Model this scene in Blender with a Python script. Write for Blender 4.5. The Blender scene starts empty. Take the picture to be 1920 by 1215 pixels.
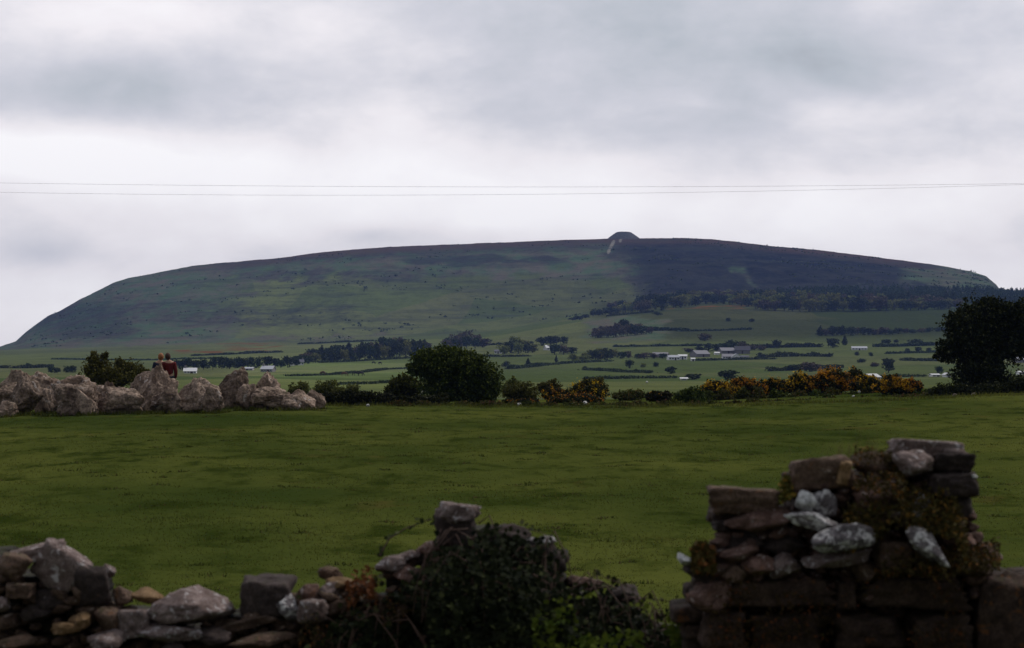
import bpy, bmesh, math, random
import numpy as np
from mathutils import Vector, Matrix, noise

R = math.radians
scene = bpy.context.scene
col = scene.collection

# ------------------------------------------------------------------ camera
F = 4135.0            # focal length in photo pixels (1920 wide)
HOR = 730.0           # photo row of the horizon
EYE = 2.2
TH = math.atan((HOR - 607.5) / F)
cd = bpy.data.cameras.new('camera')
cam = bpy.data.objects.new('camera', cd)
col.objects.link(cam)
cam.location = (0, 0, EYE)
cam.rotation_euler = (R(90) + TH, 0, 0)
cd.sensor_width = 36.0
cd.lens = F / 1920.0 * 36.0
cd.clip_start = 0.5
cd.clip_end = 20000
cd.dof.use_dof = True
cd.dof.focus_distance = 240.0
cd.dof.aperture_fstop = 7.1
scene.camera = cam

# ------------------------------------------------------------------ exposure
scene.view_settings.view_transform = 'Standard'
scene.view_settings.look = 'None'
scene.view_settings.exposure = 0.0
scene.view_settings.gamma = 1.0
cy = scene.cycles
cy.use_denoising = True
cy.max_bounces = 5
cy.diffuse_bounces = 3
cy.glossy_bounces = 1
cy.transmission_bounces = 2
cy.transparent_max_bounces = 4
cy.volume_bounces = 1
cy.caustics_reflective = False
cy.caustics_refractive = False

# ------------------------------------------------------------------ sun
SUN_EL, SUN_AZ = R(52), R(62)        # azimuth clockwise from +Y (towards the hill) to +X
sd = bpy.data.lights.new('sun', 'SUN')
sd.energy = 1.5
sd.angle = R(11)
sd.color = (1.0, 0.95, 0.88)
sun = bpy.data.objects.new('sun', sd)
col.objects.link(sun)
sdir = Vector((math.sin(SUN_AZ) * math.cos(SUN_EL), math.cos(SUN_AZ) * math.cos(SUN_EL), math.sin(SUN_EL)))
sun.rotation_euler = (-sdir).to_track_quat('-Z', 'Y').to_euler()

# ------------------------------------------------------------------ node helper
class NT:
    def __init__(s, nt): s.nt = nt
    def n(s, t, **kw):
        nd = s.nt.nodes.new(t)
        for k, v in kw.items():
            if k.startswith('i_'):
                key = k[2:]
                key = int(key) if key.isdigit() else key.replace('_', ' ')
                nd.inputs[key].default_value = v
            else: setattr(nd, k, v)
        return nd
    def l(s, a, b): s.nt.links.new(a, b)
    def m(s, op, a, b=None, c=None, clamp=False):
        nd = s.nt.nodes.new('ShaderNodeMath'); nd.operation = op; nd.use_clamp = clamp
        for i, v in enumerate((a, b, c)):
            if v is None: continue
            if isinstance(v, (int, float)): nd.inputs[i].default_value = v
            else: s.l(v, nd.inputs[i])
        return nd.outputs[0]
    def mix(s, fac, a, b, blend='MIX'):
        nd = s.nt.nodes.new('ShaderNodeMix'); nd.data_type = 'RGBA'; nd.blend_type = blend
        for i, v in ((0, fac), (6, a), (7, b)):
            if isinstance(v, (int, float)): nd.inputs[i].default_value = v
            elif isinstance(v, (tuple, list)): nd.inputs[i].default_value = (*v[:3], 1)
            else: s.l(v, nd.inputs[i])
        return nd.outputs[2]
    def noise(s, vec, scale, detail=4, rough=0.55, dist=0.0):
        nd = s.nt.nodes.new('ShaderNodeTexNoise')
        nd.inputs['Scale'].default_value = scale; nd.inputs['Detail'].default_value = detail
        nd.inputs['Roughness'].default_value = rough; nd.inputs['Distortion'].default_value = dist
        if vec is not None: s.l(vec, nd.inputs['Vector'])
        return nd.outputs['Fac']
    def ramp(s, fac, lo, hi):
        nd = s.nt.nodes.new('ShaderNodeMapRange'); nd.interpolation_type = 'SMOOTHSTEP'
        nd.inputs[1].default_value = lo; nd.inputs[2].default_value = hi
        s.l(fac, nd.inputs[0]); return nd.outputs[0]
    def mapping(s, vec, scale=(1, 1, 1), rot=(0, 0, 0)):
        nd = s.nt.nodes.new('ShaderNodeMapping')
        nd.inputs['Scale'].default_value = scale; nd.inputs['Rotation'].default_value = rot
        s.l(vec, nd.inputs['Vector']); return nd.outputs[0]

# ------------------------------------------------------------------ world: overcast sky
world = bpy.data.worlds.new('World'); scene.world = world; world.use_nodes = True
W = NT(world.node_tree); W.nt.nodes.clear()
wo = W.n('ShaderNodeOutputWorld'); bg = W.n('ShaderNodeBackground')
sky = W.n('ShaderNodeTexSky', sky_type='NISHITA', sun_disc=False)
sky.sun_elevation = SUN_EL; sky.sun_rotation = SUN_AZ
tc = W.n('ShaderNodeTexCoord'); gen = tc.outputs['Generated']
sx = W.n('ShaderNodeSeparateXYZ'); W.l(gen, sx.inputs[0])
X_, Y_, Z_ = sx.outputs
n1 = W.noise(W.mapping(gen, (5, 5, 13)), 1.5, 7, 0.52, 0.35)
n2 = W.noise(W.mapping(gen, (14, 14, 24), (0, 0.10, 0)), 1.5, 8, 0.58, 0.15)
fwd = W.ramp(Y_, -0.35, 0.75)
v = W.m('ADD', 0.72, W.m('MULTIPLY', W.m('SUBTRACT', n1, 0.5), 0.52))
v = W.m('ADD', v, W.m('MULTIPLY', W.m('SUBTRACT', n2, 0.5), 0.32))
# large banks of cloud: direction (from photo px), size, amount
BL = [(40, 290, 300, 52, .26), (400, 320, 330, 62, .18), (1560, 235, 100, 38, .09), (150, 170, 420, 66, -.19), (60, 90, 260, 50, -.06), (1500, 110, 480, 130, -.21),
      (930, 215, 330, 80, -.10), (1800, 290, 260, 50, -.03), (100, 480, 120, 40, -.08), (690, 440, 90, 20, -.13), (905, 410, 60, 20, .12), (530, 430, 110, 24, .08),
      (960, 375, 1000, 130, .21), (1600, 400, 320, 60, .10), (250, 60, 300, 60, .06), (520, 170, 140, 60, .06),
      (60, 560, 330, 110, .20), (1080, 400, 130, 45, .10), (1480, 500, 500, 60, .05)]
for (px, py, rx, ry, amp) in BL:
    a = W.m('POWER', W.m('ABSOLUTE', W.m('DIVIDE', W.m('SUBTRACT', X_, (px - 960) / F), rx / F)), 2)
    b = W.m('POWER', W.m('ABSOLUTE', W.m('DIVIDE', W.m('SUBTRACT', Z_, (HOR - py) / F), ry / F)), 2)
    e = W.m('MULTIPLY', W.m('EXPONENT', W.m('MULTIPLY', W.m('ADD', a, b), -1.0)), amp)
    v = W.m('ADD', v, W.m('MULTIPLY', e, W.m('GREATER_THAN', Y_, 0.0)))
v = W.m('MULTIPLY', v, W.m('MULTIPLY_ADD', fwd, 0.66, 0.34))  # unseen sky behind the camera dimmed to keep the wall faces dark
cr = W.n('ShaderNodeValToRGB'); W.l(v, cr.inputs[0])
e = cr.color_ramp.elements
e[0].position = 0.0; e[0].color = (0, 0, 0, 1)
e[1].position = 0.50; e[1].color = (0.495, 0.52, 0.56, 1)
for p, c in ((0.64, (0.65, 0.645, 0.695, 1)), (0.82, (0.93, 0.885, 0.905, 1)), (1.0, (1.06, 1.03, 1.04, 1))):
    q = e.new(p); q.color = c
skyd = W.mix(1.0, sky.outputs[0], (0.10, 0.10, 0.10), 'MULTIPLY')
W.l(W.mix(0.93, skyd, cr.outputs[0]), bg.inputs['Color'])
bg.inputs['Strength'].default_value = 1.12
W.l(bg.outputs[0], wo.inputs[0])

# ------------------------------------------------------------------ projection helpers
cT, sT = math.cos(TH), math.sin(TH)
def P(px, py, Y):
    a = (px - 960.0) / F; b = (607.5 - py) / F
    s = Y / (cT - b * sT)
    return Vector((a * s, Y, EYE + s * (sT + b * cT)))
def M_(Y): return Y / F                      # metres per photo pixel at distance Y
def zpx(py, Y):
    b = (607.5 - py) / F
    return EYE + Y * (sT + b * cT) / (cT - b * sT)

# ------------------------------------------------------------------ object helpers
def tag(o, label=None, cat=None, group=None, kind=None):
    if label: o['label'] = label
    if cat: o['category'] = cat
    if group: o['group'] = group
    if kind: o['kind'] = kind
    return o
def mesh_np(name, v, f, mats=(), smooth=False, midx=None):
    v = np.asarray(v, dtype=np.float32); f = np.asarray(f, dtype=np.int32)
    me = bpy.data.meshes.new(name)
    me.vertices.add(len(v)); me.vertices.foreach_set('co', v.ravel())
    k = f.shape[1]
    me.loops.add(f.size); me.loops.foreach_set('vertex_index', f.ravel())
    me.polygons.add(len(f))
    me.polygons.foreach_set('loop_start', np.arange(0, f.size, k, dtype=np.int32))
    me.polygons.foreach_set('loop_total', np.full(len(f), k, dtype=np.int32))
    for m in mats: me.materials.append(m)
    if midx is not None: me.polygons.foreach_set('material_index', np.asarray(midx, dtype=np.int32))
    me.polygons.foreach_set('use_smooth', np.full(len(f), bool(smooth)))
    me.update(calc_edges=True)
    return me
def link(name, me, parent=None, loc=(0, 0, 0)):
    o = bpy.data.objects.new(name, me); col.objects.link(o)
    o.location = loc
    if parent is not None: o.parent = parent
    return o
def empty(name, loc, rz=0):
    o = bpy.data.objects.new(name, None); col.objects.link(o)
    o.location = loc; o.rotation_euler = (0, 0, rz); o.empty_display_size = 0.2
    return o
def copy_tree(o, parent=None):
    c = o.copy(); col.objects.link(c)
    if parent is not None: c.parent = parent
    for ch in list(o.children): copy_tree(ch, c)
    return c
def bm_mesh(name, bm, mats=(), smooth=False):
    me = bpy.data.meshes.new(name); bm.to_mesh(me); bm.free()
    for m in mats: me.materials.append(m)
    if smooth:
        for p in me.polygons: p.use_smooth = True
    return me

# ------------------------------------------------------------------ materials
def new_mat(name):
    m = bpy.data.materials.new(name); m.use_nodes = True
    t = NT(m.node_tree); b = t.nt.nodes['Principled BSDF']
    b.inputs['Specular IOR Level'].default_value = 0.2
    b.inputs['Roughness'].default_value = 0.9
    return m, t, b
def plain(name, c, rough=0.85, var=0.25, sc=3.0, spec=0.2):
    m, t, b = new_mat(name)
    g = t.n('ShaderNodeTexCoord').outputs['Object']
    n = t.noise(g, sc, 5, 0.6)
    t.l(t.mix(n, tuple(x * (1 - var) for x in c), tuple(min(1, x * (1 + var)) for x in c)), b.inputs['Base Color'])
    b.inputs['Roughness'].default_value = rough; b.inputs['Specular IOR Level'].default_value = spec
    return m
def bump(t, b, h, strength, dist):
    bn = t.n('ShaderNodeBump'); bn.inputs['Strength'].default_value = strength; bn.inputs['Distance'].default_value = dist
    t.l(h, bn.inputs['Height']); t.l(bn.outputs[0], b.inputs['Normal'])
def rock_mat(name, c1, c2, lich=(0.50, 0.50, 0.48), la=0.3, moss=0.2, mc=(0.035, 0.04, 0.010), sc=1.0, rust=0.0):
    m, t, b = new_mat(name)
    oi = t.n('ShaderNodeObjectInfo')
    g0 = t.n('ShaderNodeTexCoord').outputs['Object']
    ad = t.n('ShaderNodeVectorMath', operation='ADD'); t.l(g0, ad.inputs[0])
    cv = t.n('ShaderNodeCombineXYZ')
    for i in range(3): t.l(t.m('MULTIPLY', oi.outputs['Random'], 37.0 + 11 * i), cv.inputs[i])
    t.l(cv.outputs[0], ad.inputs[1]); g = ad.outputs[0]
    a = t.noise(g, 3.2 * sc, 6, 0.62, 0.4)
    c = t.mix(t.ramp(a, 0.32, 0.68), c1, c2)
    fine = t.noise(g, 22 * sc, 5, 0.7)
    c = t.mix(t.ramp(fine, 0.35, 0.75), c, tuple(x * 0.42 for x in c1))
    if rust > 0:
        rn = t.noise(g, 4.5 * sc, 4, 0.6, 0.8)
        c = t.mix(t.m('MULTIPLY', t.ramp(rn, 0.60, 0.68), rust), c, (0.20, 0.075, 0.018))
    ln = t.noise(g, 5.0 * sc, 6, 0.68, 0.6)
    c = t.mix(t.m('MULTIPLY', t.ramp(ln, 0.66 - la * 0.30, 0.72 - la * 0.28), 0.9), c, lich)
    ge = t.n('ShaderNodeNewGeometry'); sp = t.n('ShaderNodeSeparateXYZ'); t.l(ge.outputs['Normal'], sp.inputs[0])
    mn = t.noise(g, 6 * sc, 5, 0.65)
    mf = t.m('MULTIPLY', t.ramp(t.m('ADD', t.m('MULTIPLY', sp.outputs[2], 0.25), mn), 0.78 - moss * 0.3, 0.86 - moss * 0.25), min(1, moss * 2.2))
    c = t.mix(mf, c, mc)
    # each stone its own tone
    hs = t.n('ShaderNodeHueSaturation'); t.l(c, hs.inputs['Color'])
    t.l(t.m('MULTIPLY_ADD', oi.outputs['Random'], 0.5, 0.75), hs.inputs['Value'])
    t.l(hs.outputs[0], b.inputs['Base Color'])
    h = t.m('ADD', t.m('MULTIPLY', fine, 0.5), t.noise(g, 7 * sc, 6, 0.7))
    bump(t, b, h, 0.9, 0.035 / sc)
    return m
def leaf_mat(name, c1, c2, c3=None, trans=0.25, p3=0.1, up=False):
    m, t, b = new_mat(name)
    ge = t.n('ShaderNodeNewGeometry'); r = ge.outputs['Random Per Island']
    oi = t.n('ShaderNodeObjectInfo')
    g = t.n('ShaderNodeTexCoord').outputs['Object']
    c = t.mix(r, c1, c2)
    if c3: c = t.mix(t.m('GREATER_THAN', r, 1 - p3), c, c3)
    hs = t.n('ShaderNodeHueSaturation'); t.l(c, hs.inputs['Color'])
    t.l(t.m('MULTIPLY_ADD', oi.outputs['Random'], 0.35, 0.82), hs.inputs['Value'])
    t.l(t.m('MULTIPLY_ADD', oi.outputs['Random'], 0.05, 0.475), hs.inputs['Hue'])
    t.l(hs.outputs[0], b.inputs['Base Color'])
    b.inputs['Roughness'].default_value = 0.75; b.inputs['Specular IOR Level'].default_value = 0.07
    if up:
        cu = t.n('ShaderNodeCombineXYZ'); cu.inputs[2].default_value = 1.0; t.l(cu.outputs[0], b.inputs['Normal'])
    tr = t.n('ShaderNodeBsdfTranslucent'); t.l(hs.outputs[0], tr.inputs['Color'])
    ms = t.n('ShaderNodeMixShader'); ms.inputs[0].default_value = trans
    t.l(b.outputs[0], ms.inputs[1]); t.l(tr.outputs[0], ms.inputs[2])
    t.l(ms.outputs[0], t.nt.nodes['Material Output'].inputs[0])
    return m

# ================================================================== TERRAIN
TU = np.array([-2200, -800, 0, 300, 600, 900, 1100, 1250, 1500, 1800, 1920, 2700, 4200], float)
TY = np.array([130, 200, 300, 500, 800, 1150, 1500, 1800, 2100, 2500], float)
TP = np.array([
 [752, 752, 752, 750, 752, 756, 757, 756, 751, 736, 731, 726, 724],
 [742, 742, 742, 740, 742, 745, 746, 745, 742, 729, 725, 720, 718],
 [730, 730, 730, 729, 732, 734, 736, 736, 733, 723, 720, 715, 712],
 [718, 718, 718, 717, 720, 722, 723, 723, 720, 715, 714, 710, 706],
 [706, 705, 705, 702, 705, 706, 707, 707, 707, 706, 704, 700, 696],
 [693, 692, 690, 690, 690, 688, 688, 684, 684, 684, 684, 680, 676],
 [681, 680, 678, 676, 672, 665, 664, 660, 655, 652, 652, 650, 648],
 [673, 672, 670, 665, 660, 648, 632, 622, 620, 618, 618, 615, 612],
 [668, 666, 662, 656, 650, 635, 603, 583, 584, 580, 578, 575, 572],
 [662, 660, 656, 647, 640, 622, 590, 568, 556, 552, 553, 550, 548]], float)
RU = np.array([-2200, -800, -60, 0, 30, 50, 90, 110, 150, 210, 240, 300, 360, 450, 520, 600, 740, 900, 1050, 1140, 1200, 1270, 1330, 1380, 1440, 1530, 1650, 1750, 1820, 1850, 1870, 1880, 1900, 2000, 2700, 4200], float)
RP = np.array([664, 660, 655, 650, 640, 621, 592, 584, 561, 531, 521, 510, 498, 490, 484, 473, 462, 456, 450, 447.5, 447, 446, 448, 453, 460.5, 468, 483, 496, 508, 518, 535, 550, 562, 566, 560, 560], float)
RIDGE = 3500.0
EU = np.array([-3000, -300, 0, 300, 600, 1000, 1300, 1700, 1920, 2600, 5000], float)
EZ = np.array([-1.2, -1.2, -1.0, -0.80, -0.62, -0.80, -0.76, -0.46, -0.25, -0.05, 0.0], float)

def smooth(t): t = np.clip(t, 0, 1); return t * t * (3 - 2 * t)
def vnoise(x, y, seed=0):
    """cheap vectorised value noise"""
    xi = np.floor(x).astype(np.int64); yi = np.floor(y).astype(np.int64)
    xf = x - xi; yf = y - yi
    xf = xf * xf * (3 - 2 * xf); yf = yf * yf * (3 - 2 * yf)
    def h(a, b):
        n = (a * 374761393 + b * 668265263 + seed * 974634777) & 0xffffffff
        n = ((n ^ (n >> 13)) * 1274126177) & 0xffffffff
        return ((n ^ (n >> 16)) & 0xffff) / 65535.0
    return (h(xi, yi) * (1 - xf) + h(xi + 1, yi) * xf) * (1 - yf) + (h(xi, yi + 1) * (1 - xf) + h(xi + 1, yi + 1) * xf) * yf
def fbm(x, y, seed=0, octv=4, gain=0.5):
    s = 0; a = 1; tot = 0
    for i in range(octv):
        s = s + a * (vnoise(x * 2 ** i, y * 2 ** i, seed + i) - 0.5); tot += a; a *= gain
    return s / tot
def rowinterp(u, Y):
    """photo row of the ground at column u, distance Y (130..2500)"""
    j = np.clip(np.searchsorted(TY, Y) - 1, 0, len(TY) - 2)
    rows = np.stack([np.interp(u, TU, TP[k]) for k in range(len(TY))])
    t = np.clip((Y - TY[j]) / (TY[j + 1] - TY[j]), 0, 1)
    idx = np.arange(u.size)
    def g(k): return rows[np.clip(k, 0, len(TY) - 1), idx]
    p0, p1, p2, p3 = g(j - 1), g(j), g(j + 1), g(j + 2)
    lin = p1 + (p2 - p1) * t
    return lin
def near_z(X, Y):
    u = X / 90.0 * F + 960
    ze = sum(np.interp(u + d, EU, EZ) for d in (-120, -60, 0, 60, 120)) / 5
    # rise where the two people stand behind the boulders
    t = np.clip((Y - 16) / (90 - 16), 0, 1.3)
    z = -2.2 + (ze + 2.2) * t
    road = smooth((14.5 - Y) / 5.0)
    z = z * (1 - road) + (-1.62) * road
    cx = (312 - 960) / F * 94
    z = z + 0.16 * np.exp(-((X - cx) / 3.0) ** 2 - ((Y - 95) / 4.0) ** 2)
    fl = 1 - road
    z = z + fl * (0.16 * fbm(X / 7, Y / 9, 3, 3) + 0.11 * fbm(X / 1.3, Y / 1.6, 7, 3) + 0.05 * fbm(X / 0.35, Y / 0.4, 11, 2))
    return z + EYE
def ground_z(X, Y):
    X = np.atleast_1d(np.asarray(X, float)).ravel(); Y = np.atleast_1d(np.asarray(Y, float)).ravel()
    X, Y = np.broadcast_arrays(X, Y); X = X.copy(); Y = Y.copy()
    u = X / np.maximum(Y, 5) * F + 960
    py = rowinterp(u, np.clip(Y, 130, 2500))
    py2 = rowinterp(u, np.clip(Y - 60, 130, 2500)); py3 = rowinterp(u, np.clip(Y + 60, 130, 2500))
    w = smooth((Y - 300) / 300)
    py = py * (1 - w) + (py2 + py3 + py) / 3 * w
    far = zpx(py, Y)
    # the hill
    t = np.clip((Y - 2440) / (RIDGE - 2440), 0, 1)
    pr = np.interp(u, RU, RP)
    s = 0.42 * t + 0.58 * smooth(t)
    ph = py + (pr - py) * s
    hill = zpx(ph, Y)
    hh = np.clip((py - pr) / 120, 0, 1)
    mid = np.sin(np.pi * np.clip(t, 0, 1)) ** 0.7
    rel = 26 * fbm(X / 210, Y / 300, 21, 5, 0.55) - 10 * np.abs(fbm(X / 60, Y / 400, 31, 4)) + 7 * fbm(X / 50, Y / 26, 33, 4)
    hill = hill + rel * mid * hh
    hill = hill + 1.6 * fbm(X / 14, Y / 30, 93, 3) * smooth((t - .8) * 5)
    back = np.clip((Y - RIDGE) / 1200, 0, 1)
    hill = hill - back * back * 60 - back * 20
    z = np.where(Y > 2440, hill, far)
    z = z + np.where(Y > 250, 0.7 * fbm(X / 60, Y / 80, 41, 4) * smooth((Y - 250) / 500), 0)
    nz = near_z(X, Y)
    w = smooth((Y - 96) / 34)
    return np.where(Y < 96, nz, nz * (1 - w) + z * w)
def gz(x, y): return float(ground_z(x, y)[0])
_YS = np.concatenate([np.linspace(97, 130, 23), np.geomspace(132, 3600, 700)])
def ground_hit(px, py):
    pts = [P(px, py, y) for y in _YS]
    g = ground_z([p.x for p in pts], [p.y for p in pts])
    for i, p in enumerate(pts):
        if g[i] >= p.z: return Vector((p.x, p.y, g[i]))
    i = int(np.argmax([g[k] - p.z for k, p in enumerate(pts)]))
    return Vector((pts[i].x, pts[i].y, g[i]))

def grid_mesh(name, Xs, Ys, mats):
    """Xs (rows, cols) world X, Ys (rows, cols) world Y"""
    r, c = Xs.shape
    Z = ground_z(Xs.ravel(), Ys.ravel())
    v = np.stack([Xs.ravel(), Ys.ravel(), Z], 1)
    i = np.arange((r - 1) * c).reshape(r - 1, c)[:, :-1].ravel()
    f = np.stack([i, i + 1, i + c + 1, i + c], 1)
    return mesh_np(name, v, f, mats, smooth=True), v

# ---- field material
def mat_field():
    m, t, b = new_mat('pasture')
    g = t.n('ShaderNodeTexCoord').outputs['Object']
    big = t.noise(t.mapping(g, (0.10, 0.06, 0.1)), 1.0, 4, 0.6)
    mid = t.noise(t.mapping(g, (1.0, 0.5, 1.0)), 0.9, 6, 0.7)
    fin = t.noise(g, 5.0, 5, 0.7)
    c = t.mix(t.ramp(big, 0.3, 0.7), (0.032, 0.048, 0.010), (0.088, 0.098, 0.021))
    c = t.mix(t.ramp(mid, 0.46, 0.66), c, (0.025, 0.036, 0.006))
    br = t.noise(t.mapping(g, (0.5, 0.28, 0.5)), 0.7, 5, 0.7)
    c = t.mix(t.m('MULTIPLY', t.ramp(br, 0.58, 0.74), 0.6), c, (0.090, 0.066, 0.020))
    c = t.mix(t.m('MULTIPLY', t.ramp(fin, 0.5, 0.72), 0.25), c, (0.022, 0.030, 0.002))
    t.l(c, b.inputs['Base Color'])
    bump(t, b, t.m('ADD', fin, mid), 0.8, 0.05)
    b.inputs['Specular IOR Level'].default_value = 0.0
    return m
def mat_country():
    m, t, b = new_mat('countryside')
    g = t.n('ShaderNodeTexCoord').outputs['Object']
    def at(n):
        a = t.n('ShaderNodeAttribute'); a.attribute_name = n; return a.outputs['Fac']
    big = t.noise(t.mapping(g, (0.006, 0.0022, 0.006)), 1.0, 3, 0.5)
    mid = t.noise(t.mapping(g, (0.030, 0.012, 0.03)), 1.0, 6, 0.65)
    fin = t.noise(t.mapping(g, (0.10, 0.07, 0.22)), 1.0, 5, 0.75)
    ter = t.noise(t.mapping(g, (0.006, 0.004, 0.11)), 1.0, 5, 0.7)
    vo = t.n('ShaderNodeTexVoronoi'); vo.inputs['Scale'].default_value = 1.0
    t.l(t.mapping(g, (0.0075, 0.0042, 0.0), (0, 0, 0.3)), vo.inputs['Vector'])
    sc = t.n('ShaderNodeSeparateColor'); t.l(vo.outputs['Color'], sc.inputs[0])
    past = t.mix(sc.outputs[0], (0.075, 0.110, 0.034), (0.150, 0.175, 0.060))
    past = t.mix(t.m('MULTIPLY', sc.outputs[1], 0.4), past, (0.17, 0.155, 0.085))
    past = t.mix(t.m('MULTIPLY', t.ramp(mid, 0.45, 0.7), 0.5), past, (0.070, 0.088, 0.034))
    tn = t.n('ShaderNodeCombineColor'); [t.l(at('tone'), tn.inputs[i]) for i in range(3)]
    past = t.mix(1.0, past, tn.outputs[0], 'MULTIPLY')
    rough = t.mix(t.ramp(mid, 0.35, 0.65), (0.076, 0.122, 0.062), (0.125, 0.110, 0.080))
    heath = t.mix(t.ramp(t.m('MULTIPLY_ADD', mid, 0.5, t.m('MULTIPLY', fin, 0.5)), 0.36, 0.64), (0.006, 0.007, 0.011), (0.038, 0.038, 0.036))
    top = t.mix(t.ramp(fin, 0.3, 0.7), (0.070, 0.040, 0.030), (0.100, 0.064, 0.042))
    scree = (0.26, 0.24, 0.20)
    rg = t.m('ADD', at('rough'), t.m('MULTIPLY', t.m('SUBTRACT', mid, 0.5), 1.2))
    c = t.mix(t.ramp(rg, 0.35, 0.65), past, rough)
    hg = t.m('ADD', at('heath'), t.m('ADD', t.m('MULTIPLY', t.m('SUBTRACT', mid, 0.5), 0.9), t.m('MULTIPLY', t.m('SUBTRACT', fin, 0.5), 0.9)))
    c = t.mix(t.ramp(hg, 0.12, 0.88), c, heath)
    c = t.mix(t.m('MULTIPLY', at('top'), 0.85), c, top)
    gg = t.m('ADD', at('gorse'), t.m('MULTIPLY', t.m('SUBTRACT', mid, 0.5), 0.6))
    c = t.mix(t.ramp(gg, 0.4, 0.8), c, (0.15, 0.070, 0.022))
    sg = t.m('ADD', at('scree'), t.m('MULTIPLY', t.m('SUBTRACT', fin, 0.5), 0.7))
    c = t.mix(t.ramp(sg, 0.4, 0.9), c, scree)
    c = t.mix(t.m('MULTIPLY', t.ramp(fin, 0.5, 0.75), 0.5), c, (0.024, 0.028, 0.018))
    c = t.mix(t.m('MULTIPLY', t.ramp(ter, 0.48, 0.62), t.m('MULTIPLY', at('onhill'), 0.50)), c, (0.040, 0.045, 0.034))
    t.l(c, b.inputs['Base Color'])
    bump(t, b, t.m('ADD', t.m('ADD', mid, ter), t.m('MULTIPLY', fin, 0.4)), 0.9, 5.0)
    b.inputs['Specular IOR Level'].default_value = 0.0
    return m
M_field = mat_field(); M_country = mat_country()

# ---- field sheet
ys = np.concatenate([np.linspace(-45, 8, 30), np.linspace(9, 17, 40), 17 * (110 / 17.0) ** np.linspace(0.005, 1, 620)])
s = np.concatenate([-np.geomspace(9, 1.08, 14), np.linspace(-1, 1, 520), np.geomspace(1.08, 9, 14)])
Yg = np.repeat(ys[:, None], len(s), 1)
Xg = s[None, :] * (np.maximum(ys, 11) * 0.262)[:, None]
me, _ = grid_mesh('field', Xg, Yg, [M_field])
tag(link('field', me), kind='structure')

# ---- countryside and the hill, one sheet from the field's edge to beyond the ridge
us = np.concatenate([np.linspace(-9 * 0.262 * F + 960, -180, 40), np.linspace(-170, 2090, 900), np.linspace(2120, 9 * 0.262 * F + 960, 40)])
ysc = np.concatenate([np.geomspace(110, 2440, 330), np.linspace(2446, RIDGE, 250), np.linspace(RIDGE + 20, 4700, 20)])
Ug = np.repeat(us[None, :], len(ysc), 0); Yc = np.repeat(ysc[:, None], len(us), 1)
Xc = (Ug - 960) / F * Yc
me, vv = grid_mesh('hill', Xc, Yc, [M_country])
# land cover masks, fixed to the land
U = (vv[:, 0] / vv[:, 1]) * F + 960
ROW = 607.5 - F * np.tan(np.arctan2(vv[:, 2] - EYE, vv[:, 1]) - TH)
Yv = vv[:, 1]
nz1 = fbm(vv[:, 0] / 90, vv[:, 1] / 160, 51, 4); nz2 = fbm(vv[:, 0] / 35, vv[:, 1] / 60, 61, 4)
Un = U + 60 * nz1; Rn = ROW + 26 * nz2 + 14 * nz1
pr = np.interp(U, RU, RP)
onhill = smooth((Yv - 2350) / 200)
def box(u0, u1, r0, r1, su=25, sr=8):
    return smooth((Un - u0) / su + .5) * smooth((u1 - Un) / su + .5) * smooth((Rn - r0) / sr + .5) * smooth((r1 - Rn) / sr + .5)
dR = ROW - pr
# dark heather to the right of the path, a dark band under the rim, dark scrub patches at left
edge = 30 * nz2 + np.interp(ROW, [440, 475, 500, 540, 600], [1120, 1150, 1195, 1200, 1230])
heath = smooth((Un - edge) / 150 + .5) * smooth((1790 - Un) / 120 + .5) * onhill
heath = np.maximum(heath, 0.55 * smooth((30 - dR - 30 * nz1) / 34 + .3) * smooth((U - 330) / 150) * onhill)
heath = np.maximum(heath, 0.60 * box(750, 1080, 478, 500, 60, 14) * onhill)
heath = np.maximum(heath, 0.42 * box(90, 700, 560, 612, 160, 40) * onhill)
heath = np.maximum(heath, 0.55 * box(60, 260, 570, 640, 90, 30) * onhill)
heath = np.maximum(heath, 0.45 * box(400, 900, 505, 530, 160, 16) * onhill)
gp = np.maximum(box(1350, 1400, 498, 512, 20, 8), smooth(1 - np.abs(Un - np.interp(ROW, [500, 540], [1372, 1412])) / 18) * smooth((ROW - 500) / 8) * smooth((545 - ROW) / 8))
heath = heath * (1 - 0.5 * gp)
heath = heath * (1 - 0.75 * box(1690, 1880, 500, 535, 60, 16))
rough = onhill * (0.80 - 0.55 * box(430, 1250, 520, 640, 260, 50)) + (1 - onhill) * (0.18 + 0.25 * box(1090, 1260, 595, 640, 50, 10) * 2)
rough = np.maximum(rough, 0.6 * smooth((Yv - 105) / 20) * smooth((260 - Yv) / 90))
topm = smooth((16 - dR) / 12) * onhill * smooth((U - 200) / 300) * smooth((1850 - U) / 200)
topm = np.maximum(topm, 0.35 * smooth((Rn - 440) / 20) * smooth((475 - Rn) / 30) * onhill)
def streak(pts, w):
    m = np.zeros(len(U))
    for (a, b), (c, d) in zip(pts[:-1], pts[1:]):
        L2 = (c - a) ** 2 + (d - b) ** 2
        t_ = np.clip(((U - a) * (c - a) + (ROW - b) * (d - b)) / L2, 0, 1)
        dist = np.hypot(U - a - t_ * (c - a), ROW - b - t_ * (d - b))
        m = np.maximum(m, smooth(1.6 - dist / w))
    return m
scree = np.maximum(0.85 * streak([(1151, 453), (1146, 462), (1141, 473)], 3.4), 0.9 * streak([(1166, 444), (1163, 452)], 3))
scree = np.maximum(scree, 0.42 * streak([(1148, 484), (1172, 497), (1190, 508), (1204, 522), (1209, 545)], 5))
scree = np.maximum(scree, 0.38 * streak([(1178, 481), (1210, 500), (1225, 512)], 5))
scree = np.maximum(scree, 0.5 * streak([(1181, 483), (1183, 486)], 2.2))
scree *= onhill
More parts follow.
